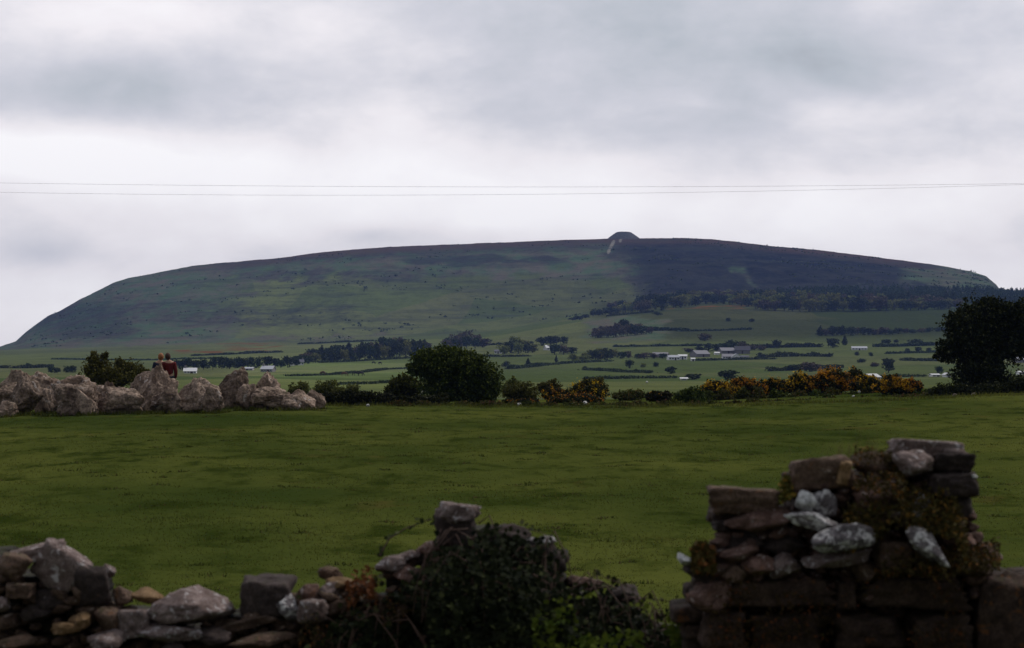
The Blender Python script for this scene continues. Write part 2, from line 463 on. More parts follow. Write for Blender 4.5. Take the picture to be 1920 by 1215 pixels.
scree = np.maximum(scree, 0.42 * streak([(540, 684), (620, 678), (700, 674), (790, 671)], 2.5) * (1 - onhill))
scree = np.maximum(scree, 0.40 * streak([(1385, 667), (1480, 667), (1560, 667)], 3) * (1 - onhill))
gorse = 0.9 * box(320, 420, 656, 664, 40, 6) + 0.7 * box(400, 560, 648, 654, 60, 4) + 0.7 * box(1230, 1420, 574, 581, 60, 5) + 0.4 * box(0, 40, 676, 690, 20, 8)
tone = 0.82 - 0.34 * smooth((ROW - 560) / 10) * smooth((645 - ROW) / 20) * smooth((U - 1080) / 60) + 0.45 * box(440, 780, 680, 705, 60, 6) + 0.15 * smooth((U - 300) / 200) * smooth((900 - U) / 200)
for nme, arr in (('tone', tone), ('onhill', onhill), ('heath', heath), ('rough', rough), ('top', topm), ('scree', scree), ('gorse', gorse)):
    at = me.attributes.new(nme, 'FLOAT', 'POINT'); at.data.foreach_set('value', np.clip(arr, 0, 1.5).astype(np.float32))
tag(link('hill', me), kind='structure')
# ================================================================== ROCKS
def ico(sub):
    bm = bmesh.new(); bmesh.ops.create_icosphere(bm, subdivisions=sub, radius=1)
    v = np.array([x.co[:] for x in bm.verts]); f = np.array([[w.index for w in q.verts] for q in bm.faces]); bm.free()
    return v, f
ICO = {k: ico(k) for k in (2, 3, 4, 5)}
def n3(v, sc, seed, octv=4):
    o = Vector((seed * 7.13 % 91, seed * 3.71 % 83, seed * 1.37 % 71))
    return np.array([noise.fractal(Vector(p) * sc + o, 1.0, 2.1, octv) for p in v])
def rock_geo(w, d, h, seed, kind='facet', sub=4, rough=0.07, tilt=0.0, taper=0.0, lean=0.0, sharp=26, npl=18, dlo=.66):
    """w along X, d along Y, h along Z (metres); returns verts centred on the origin"""
    rs = np.random.RandomState(seed)
    v, f = ICO[sub]; v = v.copy()
    n = rs.normal(size=(npl if kind == 'facet' else 9, 3)); n /= np.linalg.norm(n, axis=1)[:, None]
    dd = rs.uniform(dlo, 0.96, len(n))
    if kind in ('box', 'slab'):
        ax = np.array([[1, 0, 0], [-1, 0, 0], [0, 1, 0], [0, -1, 0], [0, 0, 1], [0, 0, -1]], float) + rs.normal(size=(6, 3)) * 0.10
        ax /= np.linalg.norm(ax, axis=1)[:, None]
        n = np.concatenate([ax, n[:6]]); dd = np.concatenate([np.full(6, 0.60), rs.uniform(0.78, 0.98, 6)])
    dots = v @ n.T
    r = np.where(dots > 0.05, dd[None] / np.maximum(dots, 0.05), 9)
    r = -np.log(np.sum(np.exp(-r * sharp), 1)) / sharp
    r = np.minimum(r, 1.25)
    r = r * (1 + rough * 1.6 * n3(v, 1.7, seed, 3) + rough * n3(v, 5.0, seed + 5, 4) + rough * 0.55 * n3(v, 12.0, seed + 9, 3))
    p = v * r[:, None]
    p -= (p.max(0) + p.min(0)) / 2; p /= (p.max(0) - p.min(0))
    if taper: p[:, 0] *= 1 - taper * (p[:, 2] + 0.5); p[:, 1] *= 1 - 0.6 * taper * (p[:, 2] + 0.5)
    if lean: p[:, 0] += lean * (p[:, 2] + 0.5)
    p[:, 0] /= (p[:, 0].max() - p[:, 0].min())
    p = p * np.array([w, d, h])
    if tilt:
        c, s_ = math.cos(tilt), math.sin(tilt)
        p = np.stack([p[:, 0] * c - p[:, 2] * s_, p[:, 1], p[:, 0] * s_ + p[:, 2] * c], 1)
    return p, f
def rock(name, loc, w, d, h, seed, mat, label, cat, group=None, **kw):
    p, f = rock_geo(w, d, h, seed, **kw)
    me = mesh_np(name, p, f, [mat], smooth=True)
    o = link(name, me, loc=loc)
    return tag(o, label, cat, group)

MR_boul = rock_mat('boulder_stone', (0.13, 0.086, 0.062), (0.50, 0.37, 0.29), lich=(0.58, 0.50, 0.46), la=0.20, moss=0.16, sc=0.55)
MR_pink = rock_mat('pinkish_stone', (0.14, 0.095, 0.085), (0.32, 0.245, 0.225), lich=(0.50, 0.46, 0.46), la=0.34, moss=0.08, sc=6.0)
MR_dark = rock_mat('dark_stone', (0.036, 0.026, 0.024), (0.090, 0.066, 0.060), lich=(0.28, 0.24, 0.23), la=0.02, moss=0.10, sc=6.0)
MR_brown = rock_mat('brown_stone', (0.080, 0.048, 0.034), (0.19, 0.125, 0.092), lich=(0.34, 0.28, 0.24), la=0.16, moss=0.22, sc=6.0, rust=0.4)
MR_ochre = rock_mat('ochre_stone', (0.19, 0.11, 0.05), (0.34, 0.22, 0.12), lich=(0.45, 0.35, 0.25), la=0.12, moss=0.06, sc=6.0)
MR_lich = rock_mat('lichened_stone', (0.105, 0.088, 0.090), (0.25, 0.22, 0.23), lich=(0.60, 0.58, 0.57), la=0.54, moss=0.04, sc=6.5)
MR_white = rock_mat('white_crust_stone', (0.36, 0.35, 0.34), (0.62, 0.61, 0.60), lich=(0.70, 0.69, 0.68), la=0.6, moss=0.0, sc=6.0)
MR_redd = rock_mat('reddish_stone', (0.095, 0.052, 0.040), (0.23, 0.14, 0.115), lich=(0.42, 0.36, 0.34), la=0.24, moss=0.12, sc=7.0, rust=0.35)
MR_mas = rock_mat('masonry_stone', (0.034, 0.021, 0.016), (0.085, 0.054, 0.040), lich=(0.12, 0.09, 0.07), la=0.06, moss=0.16, sc=4.5, rust=0.5)
MR_soil = rock_mat('earth_core', (0.012, 0.009, 0.007), (0.025, 0.018, 0.012), lich=(0.05, 0.04, 0.03), la=0.0, moss=0.25, sc=5)

# ---- ancient boulder wall across the field, 68-78 m away. px box on the photo, distance, shape
BWG = 'boulders of the field wall'
BO = [ # cx, base_row, w, h (px), Y, kind, taper, lean, label
 (14, 772, 80, 62, 74, 'facet', .2, 0, 'brown boulder at the left end of the boulder wall, cut by the photo edge'),
 (48, 786, 62, 96, 72.5, 'facet', .35, .05, 'tall brown boulder with a dark tip, second from the left end of the boulder wall'),
 (8, 790, 46, 44, 71, 'facet', .2, 0, 'low dark boulder at the foot of the wall in its left corner'),
 (92, 742, 60, 52, 77.5, 'facet', .3, -.1, 'pale topped boulder behind the left part of the wall, its ridge falling right'),
 (30, 735, 70, 48, 78, 'facet', .2, .1, 'grey white boulder lying behind the tall dark tipped one'),
 (82, 764, 34, 44, 75.5, 'facet', .3, 0, 'small shaded boulder in the gap left of the flat topped block'),
 (136, 782, 82, 72, 72, 'box', .10, 0, 'flat topped dark faced block with a rough pale top'),
 (166, 780, 34, 58, 71.2, 'facet', .4, -.25, 'pointed slab leaning on the right side of the flat topped block'),
 (132, 742, 86, 44, 77, 'facet', .3, .2, 'low pale rubble boulder behind the flat topped block'),
 (185, 742, 34, 24, 75.5, 'slab', .0, 0, 'small boulder with one bright white face in front of the bush'),
 (193, 770, 62, 44, 73, 'facet', .35, .1, 'low grey boulder right of the flat topped block'),
 (216, 770, 46, 62, 74, 'facet', .5, -.1, 'grey boulder with a knob on top beside the low grey one'),
 (243, 776, 72, 58, 72, 'facet', .35, -.15, 'broad rounded boulder with a vertical crack in front of the leaning ones'),
 (270, 770, 76, 86, 75, 'facet', .35, .2, 'large smooth grey boulder leaning against the tallest stone'),
 (301, 764, 60, 92, 74.2, 'facet', .42, .05, 'tallest boulder with a hole near its peak, in front of the two people'),
 (312, 767, 54, 46, 72.6, 'facet', .3, 0, 'reddish boulder at the foot of the tallest stone'),
 (372, 766, 82, 66, 73, 'facet', .55, .02, 'mossy triangular boulder with a black shaded left face'),
 (408, 764, 42, 46, 72, 'facet', .5, -.3, 'sloping boulder against the right side of the mossy triangular one'),
 (437, 752, 66, 72, 76, 'facet', .5, .05, 'tall pointed boulder right of the mossy triangular one'),
 (460, 748, 34, 32, 73.5, 'facet', .4, .1, 'small arched boulder with a dark hollow under it'),
 (496, 742, 54, 52, 77, 'facet', .4, 0, 'rounded brown boulder showing behind the long low slab'),
 (519, 740, 36, 34, 75, 'facet', .4, 0, 'knobbly pale boulder on top of the long low slab'),
 (513, 753, 84, 34, 73.5, 'facet', .25, -.1, 'long low pale boulder near the right end of the wall'),
 (562, 758, 60, 32, 73.2, 'facet', .3, -.1, 'rugged pale slab sloping down beside the long low one'),
 (588, 760, 40, 34, 74.5, 'facet', .3, 0, 'last boulder of the wall, next to the black hedge'),
]
for i, (cx, base, w, h, Y, kind, tp, ln, lab) in enumerate(BO):
    Y += 11; h *= .90
    c = P(cx, base - h / 2, Y); g = gz(c.x, c.y); top = P(cx, base - h, Y).z
    bot = min(g - 0.08, P(cx, base, Y).z)
    hh = top - bot
    rock('boulder', (c.x, c.y, bot + hh / 2), w * M_(Y) * 1.16, max(w * M_(Y) * 0.8, 0.5), hh, 100 + i * 7, MR_boul, lab, 'boulder', BWG,
         kind=kind, sub=5 if w > 40 else 4, rough=0.11, sharp=60, npl=13, dlo=.55, taper=tp, lean=ln)

# ================================================================== VEGETATION
def tube(pts, rad, n=7):
    """tapered tube through pts: verts, quads"""
    pts = [Vector(p) for p in pts]; vs = []; fs = []
    for i, p in enumerate(pts):
        d = (pts[min(i + 1, len(pts) - 1)] - pts[max(i - 1, 0)]).normalized()
        a = d.cross(Vector((0.13, 0.97, 0.21))).normalized(); b = d.cross(a)
        for k in range(n):
            t = 2 * math.pi * k / n
            vs.append(p + (a * math.cos(t) + b * math.sin(t)) * rad[i])
    for i in range(len(pts) - 1):
        for k in range(n):
            k2 = (k + 1) % n
            fs.append((i * n + k, i * n + k2, (i + 1) * n + k2, (i + 1) * n + k))
    return np.array([v[:] for v in vs]), np.array(fs)
def merge(parts):
    V, Fc, o = [], [], 0
    for v, f in parts: V.append(v); Fc.append(f + o); o += len(v)
    return np.concatenate(V), np.concatenate(Fc)
def leaves(pts, size, rs, flat=0.0, aspect=1.6):
    """one folded leaf quad at every point"""
    n = len(pts)
    a = rs.normal(size=(n, 3)); a[:, 2] *= (1 - flat); a /= np.linalg.norm(a, axis=1)[:, None] + 1e-9
    b = rs.normal(size=(n, 3)); b[:, 2] *= (1 - flat); b -= a * np.sum(a * b, 1)[:, None]; b /= np.linalg.norm(b, axis=1)[:, None] + 1e-9
    s_ = (size * rs.uniform(0.6, 1.35, n))[:, None]
    v = np.stack([pts - a * s_ * aspect / 2, pts - b * s_ / 2, pts + a * s_ * aspect / 2, pts + b * s_ / 2], 1).reshape(-1, 3)
    f = np.arange(4 * n).reshape(n, 4)
    return v, f
def blob_pts(centers, radii, n, rs, shell=0.55, sub=14, gap=0.0):
    """points in twig clumps scattered over ellipsoids"""
    out = []; vol = np.array([r[0] * r[2] for r in radii]); vol = vol / vol.sum()
    for c, r, w in zip(centers, radii, vol):
        k = max(6, int(n * w)); nc = max(4, k // sub)
        d = rs.normal(size=(nc, 3)); d /= np.linalg.norm(d, axis=1)[:, None]
        rad = shell + (1 - shell) * rs.uniform(0, 1, nc) ** 0.6
        rad *= 1 + 0.16 * rs.normal(size=nc)
        cc = np.array(c) + d * rad[:, None] * np.array(r)
        keep = rs.uniform(0, 1, nc) > gap; cc = cc[keep]
        q = np.repeat(cc, sub, 0)
        q = q + rs.normal(size=q.shape) * (0.075 * np.mean(r) + 0.02)
        out.append(q)
        # inner fill so the heart of the crown is closed
        d = rs.normal(size=(k // 4, 3)); d /= np.linalg.norm(d, axis=1)[:, None]
        out.append(np.array(c) + d * (rs.uniform(0, 0.7, k // 4) ** 0.5)[:, None] * np.array(r))
    return np.concatenate(out)

ML_dark = leaf_mat('dark_foliage', (0.020, 0.030, 0.006), (0.070, 0.084, 0.016), (0.14, 0.15, 0.03), 0.3, 0.08)
ML_ivy = leaf_mat('ivy_foliage', (0.010, 0.015, 0.005), (0.036, 0.040, 0.012), (0.10, 0.10, 0.045), 0.15, 0.06)
ML_olive = leaf_mat('olive_foliage', (0.040, 0.044, 0.010), (0.105, 0.105, 0.026), (0.18, 0.17, 0.05), 0.35, 0.12)
ML_gorse = leaf_mat('gorse_spines', (0.016, 0.020, 0.007), (0.040, 0.040, 0.013), None, 0.1)
ML_bloom = leaf_mat('gorse_bloom', (0.46, 0.22, 0.010), (0.70, 0.38, 0.020), (0.26, 0.10, 0.02), 0.15, 0.25)
ML_scrub = leaf_mat('bank_scrub', (0.034, 0.040, 0.009), (0.090, 0.088, 0.022), (0.14, 0.08, 0.035), 0.25, 0.15)
ML_far = leaf_mat('far_dark_foliage', (0.020, 0.030, 0.014), (0.066, 0.084, 0.030), None, 0.1)
ML_farg = leaf_mat('far_green_foliage', (0.10, 0.115, 0.03), (0.24, 0.24, 0.07), None, 0.2)
ML_farb = leaf_mat('far_brown_foliage', (0.07, 0.055, 0.040), (0.15, 0.115, 0.075), None, 0.1)
ML_bright = leaf_mat('bright_leaf', (0.04, 0.075, 0.010), (0.13, 0.17, 0.02), None, 0.35)
ML_rust = leaf_mat('dead_bracken', (0.10, 0.040, 0.014), (0.20, 0.085, 0.03), None, 0.2)
ML_moss = leaf_mat('moss_tuft', (0.045, 0.045, 0.010), (0.13, 0.10, 0.025), (0.24, 0.13, 0.03), 0.2, 0.2)
MB_bark = plain('bark', (0.055, 0.043, 0.034), 0.95, 0.4, 8)

def plant(name, cx, base, Y, blobs, n, leaf, mat, label, cat, seed, group=None, trunk=True, shell=0.55, gap=0.0, depth=0.85, part='crown', limbs=5, fl=0.0):
    """blobs: (px, row, rx, ry) in photo pixels at distance Y, given real depth"""
    rs = np.random.RandomState(seed); m = M_(Y)
    b = P(cx, base, Y); g = gz(b.x, b.y); root = Vector((b.x, b.y, g))
    cs, rr = [], []
    for k, (px, py, rx, ry) in enumerate(blobs):
        c = P(px, py, Y) - root
        c.y += rs.uniform(-0.25, 0.25) * rx * m
        cs.append(c[:]); rr.append((rx * m, depth * (rx * 0.6 + ry * 0.4) * m, ry * m))
    e = empty(name, root)
    tag(e, label, cat, group)
    pts = blob_pts(cs, rr, n, rs, shell, 12, gap)
    pts = pts[pts[:, 2] > -0.05]
    v, f = leaves(pts, leaf, rs, fl)
    link(part, mesh_np(part, v, f, [mat]), e)
    if trunk:
        parts = []
        hi = max(c[2] for c in cs)
        tops = [cs[i] for i in np.argsort([-r[0] for r in rr])[:limbs]]
        r0 = 0.045 * hi + 0.03
        fork = Vector((0, 0, hi * 0.35))
        parts.append(tube([(0, 0, -0.15), (0.02, 0, hi * .15), fork], [r0 * 1.3, r0, r0 * 0.85]))
        for t_ in tops:
            t_ = Vector(t_); mid = fork.lerp(t_, 0.5) + Vector(rs.normal(size=3) * 0.08 * hi)
            parts.append(tube([fork, mid, t_, t_ + (t_ - mid) * 0.5], [r0 * 0.7, r0 * 0.45, r0 * 0.22, r0 * 0.05]))
        v, f = merge(parts)
        link('trunk', mesh_np('trunk', v, f, [MB_bark], True), e)
    return e

plant('hawthorn_tree', 856, 762, 101, [(842, 688, 52, 36), (800, 682, 32, 30), (880, 697, 46, 36), (912, 718, 30, 32), (850, 728, 62, 30), (898, 742, 36, 18), (778, 694, 14, 9), (838, 668, 28, 18), (770, 684, 8, 5)],
      26000, 0.085, ML_dark, 'big round dark green tree behind the middle of the field edge', 'tree', 11, gap=0.05)
plant('hawthorn_tree', 757, 758, 103, [(760, 727, 32, 21), (735, 738, 18, 14)], 5000, 0.08, ML_dark, 'low dark bush joined to the left side of the big round tree', 'tree', 12)
plant('ivy_clad_tree', 1848, 750, 98, [(1845, 592, 42, 34), (1815, 618, 42, 38), (1882, 598, 42, 34), (1918, 612, 36, 42), (1850, 650, 62, 40), (1781, 655, 26, 24), (1838, 702, 50, 40), (1898, 648, 34, 26), (1793, 602, 20, 20), (1848, 725, 56, 28), (1855, 572, 20, 14), (1905, 580, 26, 14), (1766, 668, 14, 10)],
      34000, 0.085, ML_ivy, 'large dark ivy covered tree at the right end of the field edge', 'tree', 13, gap=0.05)
plant('willow_bush', 212, 755, 99, [(186, 696, 32, 26), (176, 676, 14, 16), (238, 692, 28, 18), (214, 710, 52, 20), (266, 702, 18, 12), (196, 668, 8, 10), (224, 680, 10, 10)],
      9000, 0.075, ML_olive, 'olive green bush behind the boulder wall, left of the two people', 'bush', 14, gap=0.22, shell=0.35)
def low_hedge(name, pts, Y, n, leaf, mat, label, cat, seed, group=None):
    cx = pts[len(pts) // 2][0]
    return plant(name, cx, pts[len(pts) // 2][1] + 10, Y, pts, n, leaf, mat, label, cat, seed, group, trunk=False, shell=0.5, part='foliage')
low_hedge('hedge', [(625, 750, 22, 15), (655, 749, 26, 14), (690, 749, 26, 13), (722, 751, 22, 12), (755, 752, 26, 10), (790, 753, 26, 10), (822, 753, 24, 11)], 92, 14000, 0.07, ML_ivy, 'low black green hedge between the boulder wall and the big round tree', 'hedge', 21)
low_hedge('hedge', [(1765, 738, 26, 14), (1800, 736, 30, 16), (1840, 736, 30, 14), (1875, 733, 30, 16), (1912, 728, 28, 24), (1945, 728, 30, 24)], 94, 11000, 0.07, ML_ivy, 'dark hedge under the large ivy covered tree', 'hedge', 22)
# non flowering bushes on the bank
GB = 'green bushes along the field edge'
for k, (cx, cy_, rx, ry, Y, mat, lab) in enumerate([
    (975, 733, 38, 17, 103, ML_olive, 'dull green bush just right of the big round tree'),
    (1030, 724, 22, 12, 112, ML_olive, 'pale olive bush behind the first orange gorse'),
    (1112, 722, 26, 14, 112, ML_olive, 'grey green bush behind the rounded gorse'),
    (1291, 741, 30, 17, 99, ML_dark, 'nearly black bush at the left foot of the long gorse bank'),
    (862, 762, 16, 9, 93, ML_scrub, 'small reddish green shrub in front of the big round tree'),
    (960, 724, 18, 17, 112, ML_olive, 'light green sapling above the dull green bush'),
    (735, 733, 12, 18, 118, ML_olive, 'thin olive sapling behind the black hedge'),
    (652, 738, 30, 15, 112, ML_olive, 'yellow green scrub behind the left end of the black hedge'),
    (560, 735, 22, 20, 110, ML_olive, 'yellow green scrub behind the last boulders'),
    (612, 730, 26, 18, 120, ML_olive, 'tall pale weeds in the gap right of the boulders'),
    (1548, 752, 22, 12, 96, ML_dark, 'small dark bush on the bank below the highest gorse'),
    (1738, 742, 30, 14, 96, ML_dark, 'dark bramble between the last gorse and the ivy covered tree'),
    (1180, 740, 30, 9, 104, ML_scrub, 'flat green scrub in the gap of the gorse')]):
    low_hedge('bush', [(cx - rx * .35, cy_ + 2, rx * .65, ry * .85), (cx + rx * .3, cy_, rx * .65, ry), (cx, cy_ + ry * .4, rx, ry * .6)], Y, 2600 if rx > 20 else 1400, 0.07, mat, lab, 'bush', 40 + k, GB)
# scrubby bank at the edge of the field: individual low bushes
rs0 = random.Random(5)
BK = 'low scrub bushes on the bank at the field edge'
x = 700
k = 0
while x < 1760:
    w = rs0.uniform(16, 30)
    base = np.interp(x, [700, 960, 1300, 1500, 1700, 1760], [766, 770, 768, 764, 755, 750])
    if not (835 < x < 850):
        e = low_hedge('bank_shrub', [(x, base - 6, w, rs0.uniform(5, 9)), (x + rs0.uniform(-8, 8), base - 10, w * .6, rs0.uniform(4, 8))], np.interp(x, [700, 1760], [91, 95]) + rs0.uniform(-1, 1.5), 900, 0.06,
                  ML_scrub if rs0.random() < .7 else ML_dark, 'low scrub bush on the bank ' + ('under the black hedge' if x < 835 else 'under the big round tree' if x < 945 else 'under the leftmost low gorse' if x < 1030 else 'under the rounded gorse' if x < 1130 else 'in the gorse gap' if x < 1215 else 'under the nearly black bush' if x < 1320 else 'under the bright start of the long gorse bank' if x < 1430 else 'under the middle of the long gorse bank' if x < 1540 else 'under the highest gorse' if x < 1625 else 'under the last gorse'), 'shrub', 300 + k, BK)
    x += w * 1.25; k += 1
# gorse
GG = 'flowering gorse bushes'
GO = [ # centre, base, half width, height, Y, bloom, label
 (1040, 745, 36, 19, 108, .8, 'low orange topped gorse left of the rounded gorse'),
 (1104, 748, 44, 36, 106, .6, 'rounded dark gorse with an orange crown'),
 (1082, 758, 52, 20, 100, 1.0, 'spreading low gorse thick with orange bloom, in front of the rounded one'),
 (975, 764, 34, 16, 98, .8, 'leftmost low gorse, at the foot of the dull green bush'),
 (1238, 752, 26, 22, 101, .5, 'isolated small gorse left of the nearly black bush'),
 (1348, 752, 38, 42, 103, .9, 'gorse bright with bloom right of the nearly black bush'),
 (1405, 750, 34, 50, 104, .9, 'tall blooming gorse, second in the long bank'),
 (1452, 750, 30, 46, 105, .5, 'sparsely blooming gorse in the middle of the long bank'),
 (1502, 754, 34, 58, 103, .7, 'gorse with bloom on its lower side, left of the highest one'),
 (1560, 754, 42, 70, 102, .9, 'highest gorse of the bank with an orange dome'),
 (1602, 750, 32, 64, 104, .4, 'darker tall gorse beside the highest one'),
 (1630, 748, 24, 46, 101, .7, 'narrow gorse in front of the small white roof'),
 (1672, 760, 36, 58, 98, 1.0, 'very bright gorse near the right end of the bank'),
 (1706, 758, 28, 48, 98, 1.0, 'last gorse of the bank, bright orange on its right side')]
for i, (cx, base, hw, h, Y, bl, lab) in enumerate(GO):
    rs = np.random.RandomState(500 + i); m = M_(Y)
    b = P(cx, base, Y); root = Vector((b.x, b.y, gz(b.x, b.y)))
    e = empty('gorse_bush', root); tag(e, lab, 'gorse bush', GG)
    cs, rr = [], []
    top = P(cx, base - h, Y).z - root.z
    for q in range(7):
        fx = rs.uniform(-.55, .55); hh_ = top * (1 - 0.45 * abs(fx)) * rs.uniform(.72, 1.0)
        cs.append((fx * hw * m, rs.uniform(-.4, .4) * hw * m, hh_ * 0.55)); rr.append((hw * .48 * m, hw * .48 * m, hh_ * 0.46))
    pts = blob_pts(cs, rr, int(2600 + 70 * hw), rs, 0.5, 12); pts = pts[pts[:, 2] > -.05]
    v, f = leaves(pts, 0.065, rs, 0, 2.4)
    link('foliage', mesh_np('foliage', v, f, [ML_gorse]), e)
    # bloom sits in patches on the outer, upper sprays
    pts = blob_pts(cs, [tuple(x * 1.05 for x in r) for r in rr], int(6200 * bl * (hw / 36) * (h / 45)), rs, 0.93, 12)
    nn = np.array([noise.noise(Vector(p) * 2.6 + Vector((i * 3.1, 0, 0))) for p in pts])
    pts = pts[(pts[:, 2] > 0.12 * top) & (nn + 0.26 * (pts[:, 2] / top) + rs.normal(size=len(pts)) * .07 > 0.20 - 0.22 * bl)]
    if len(pts) < 40: pts = np.array(cs) + np.array([0, 0, .2])
    v, f = leaves(pts, 0.050, rs, 0, 1.2)
    link('blossom', mesh_np('blossom', v, f, [ML_bloom]), e)

rsg = random.Random(12)
for k, x in enumerate(list(range(1325, 1640, 34))):
    low_hedge('bush', [(x, 750 - rsg.uniform(0, 6), 17, rsg.uniform(9, 15)), (x + rsg.uniform(-8, 8), 742, 11, rsg.uniform(9, 16))], 100.5, 1500, 0.065, ML_scrub if k % 2 else ML_dark,
              'green brown scrub bush in front of the long gorse bank, ' + ('beside the nearly black bush' if k == 0 else 'at its left end' if k < 3 else 'left of its middle' if k < 5 else 'near its middle' if k < 7 else 'under its highest gorse'), 'bush', 800 + k, 'scrub bushes in front of the gorse bank')
# ---- far trees: a few prototypes, copied; each copy is a thing of its own
def far_tree_mesh(seed, kind):
    rs = np.random.RandomState(seed)
    if kind == 'conifer':
        cs = [(0, 0, z) for z in (.25, .45, .62, .78, .9)]; rr = [(r, r, .13) for r in (.36, .32, .25, .16, .08)]
    elif kind == 'shrub':
        cs = [(rs.uniform(-.25, .25), rs.uniform(-.25, .25), rs.uniform(.3, .55)) for _ in range(5)]; rr = [(.32, .32, .32)] * 5
    else:
        cs = [(rs.uniform(-.24, .24), rs.uniform(-.24, .24), rs.uniform(.42, .76)) for _ in range(8)]; rr = [(rs.uniform(.18, .30),) * 2 + (rs.uniform(.17, .26),) for _ in range(8)]
        cs.append((0, 0, .38)); rr.append((.4, .4, .30))
    pts = blob_pts(cs, rr, 620, rs, .6, 6)
    pts = pts[(pts[:, 2] > 0.02)]
    pts[:, 0] /= 1.0
    v, f = leaves(pts, 0.085, rs)
    tv, tf = tube([(0, 0, -.06), (0, 0, .3), (0.02, 0, .6)], [.035, .03, .012], 6)
    v2, f2 = merge([(v, f), (tv, tf)])
    mi = np.zeros(len(f2), int); mi[len(f):] = 1
    return v2, f2, mi
FARM = {}
for key, kind, mat in (('dark', 'round', ML_far), ('green', 'round', ML_farg), ('brown', 'round', ML_farb), ('conifer', 'conifer', ML_far), ('shrub', 'shrub', ML_far)):
    FARM[key] = []
    for q in range(4 if kind == 'round' else 2):
        v, f, mi = far_tree_mesh(900 + q * 13 + len(key), kind)
        FARM[key].append(mesh_np('far_' + key, v, f, [mat, MB_bark], False, mi))
rt = random.Random(77)
KN = {'dark': 'tree', 'green': 'tree', 'brown': 'tree', 'conifer': 'conifer_tree', 'shrub': 'bush'}
def far_tree(px, base, wpx, hpx, key, label, group, Y=None):
    g = ground_hit(px, base) if Y is None else None
    if Y is not None:
        p = P(px, base, Y); g = Vector((p.x, p.y, gz(p.x, p.y)))
    m = M_(g.y)
    o = link(KN[key], rt.choice(FARM[key]), loc=(g.x, g.y, g.z - 0.3))
    s_ = wpx * m / 0.92; h = hpx * m * 1.04
    o.scale = (s_, s_, h); o.rotation_euler = (0, 0, rt.uniform(0, 6.28))
    tag(o, label, 'bush' if KN[key] == 'bush' else 'tree', group)
    return o
CW = {'dark': 'dark', 'green': 'pale green', 'brown': 'brownish', 'conifer': 'pointed', 'shrub': 'dark'}
def sect_belt(x):
    for lim, s_ in ((1190, 'at the left tip of the long belt'), (1250, 'where the long belt starts to climb'), (1320, 'on the first rise of the long belt'), (1390, 'before the bend of the long belt'),
                    (1450, 'just past the bend of the long belt'), (1510, 'left of the reddish roofed house'), (1560, 'right beside the reddish roofed house'), (1620, 'around the largest pale round tree'),
                    (1690, 'right of the largest pale round tree'), (1740, 'in the belt near the ivy covered tree')):
        if x < lim: return s_
    return 'touching the ivy covered tree'
def thirds(a, b, what):
    return lambda x: ('at the left end of ' if x < a else 'in the middle of ' if x < b else 'at the right end of ') + what
def sect_wood(x):
    for lim, s_ in ((600, 'at the left end of the wood'), (660, 'in the left half of the wood'), (720, 'in the middle of the wood'), (765, 'in the right half of the wood')):
        if x < lim: return s_
    return 'next to the cream house'
def belt(pts, tops, step, keys, where, group, w=22, rows=1, dY=0, jit=3, sect=None):
    """trees along a ground line; each carries its own place in the row through its look"""
    x0, x1 = pts[0][0], pts[-1][0]
    for r in range(rows):
        x = x0 + rt.uniform(0, step) * 0.5 + r * step * .5
        while x < x1:
            b = np.interp(x, [p[0] for p in pts], [p[1] for p in pts])
            t_ = np.interp(x, [p[0] for p in tops], [p[1] for p in tops])
            h = (b - t_) * rt.uniform(.78, 1.08) * (1.0 if r == rows - 1 or rows == 1 else 0.8)
            k = rt.choice(keys)
            yb = b - r * dY + rt.uniform(-1, 1)
            wf = rt.uniform(.8, 1.25); hv_ = h / max(1, b - t_)
            sz = ('tall ' if hv_ > .98 else 'low ' if hv_ < .80 else '') + ('broad ' if wf > 1.1 else 'slim ' if wf < .92 else '')
            wh = where if not sect else sect(x)
            if len((sz + wh).split()) > 11: sz = ''
            rw = '' if rows == 1 else (', front row' if r == 0 else ', rear row')
            far_tree(x, yb, w * wf, max(5, h - r * dY), k, f'{sz}{CW[k]} {"bush" if k == "shrub" else "tree"} {wh}{rw}', group)
            x += step * rt.uniform(.75, 1.25)
belt([(322, 694), (420, 692), (545, 689)], [(322, 672), (420, 666), (545, 668)], 14, ['dark', 'dark', 'dark', 'shrub'], 'in the row right of the two people', 'trees behind the roofs right of the people', 20, sect=lambda x: 'behind the small white cottage' if x < 390 else 'left of the pinkish shed' if x < 440 else 'behind the pinkish shed' if x < 480 else 'behind the bluish grey roofed bungalow')
belt([(96, 700), (150, 698)], [(96, 684), (150, 684)], 14, ['dark', 'shrub'], 'in the clump above the flat topped block', 'trees above the flat topped block', 17)
belt([(548, 686), (600, 679), (700, 674), (798, 668)], [(548, 668), (580, 655), (640, 645), (700, 636), (752, 630), (798, 632)], 13, ['dark', 'dark', 'brown', 'dark', 'green', 'conifer'], 'in the wood between the white gabled house and the cream house', 'wood left of the cream house', 24, rows=2, dY=7, sect=sect_wood)
belt([(832, 655), (908, 652)], [(832, 630), (868, 620), (908, 630)], 13, ['brown', 'dark', 'brown'], 'in the reddish wood rising behind the big round tree', 'wood behind the big round tree', 24, rows=2, dY=5)
belt([(942, 664), (1002, 662)], [(942, 640), (965, 632), (1002, 640)], 14, ['dark', 'green', 'dark'], 'in the clump right of the big round tree', 'clump right of the big round tree', 24, rows=2, dY=5)
belt([(1018, 648), (1062, 646)], [(1018, 630), (1062, 628)], 15, ['dark'], 'behind the white roofed cottage in the middle fields', 'trees behind the middle cottage', 22)
belt([(1036, 666), (1082, 664)], [(1036, 644), (1082, 648)], 14, ['dark', 'dark', 'brown'], 'on the right side of the white roofed cottage', 'trees beside the middle cottage', 24)
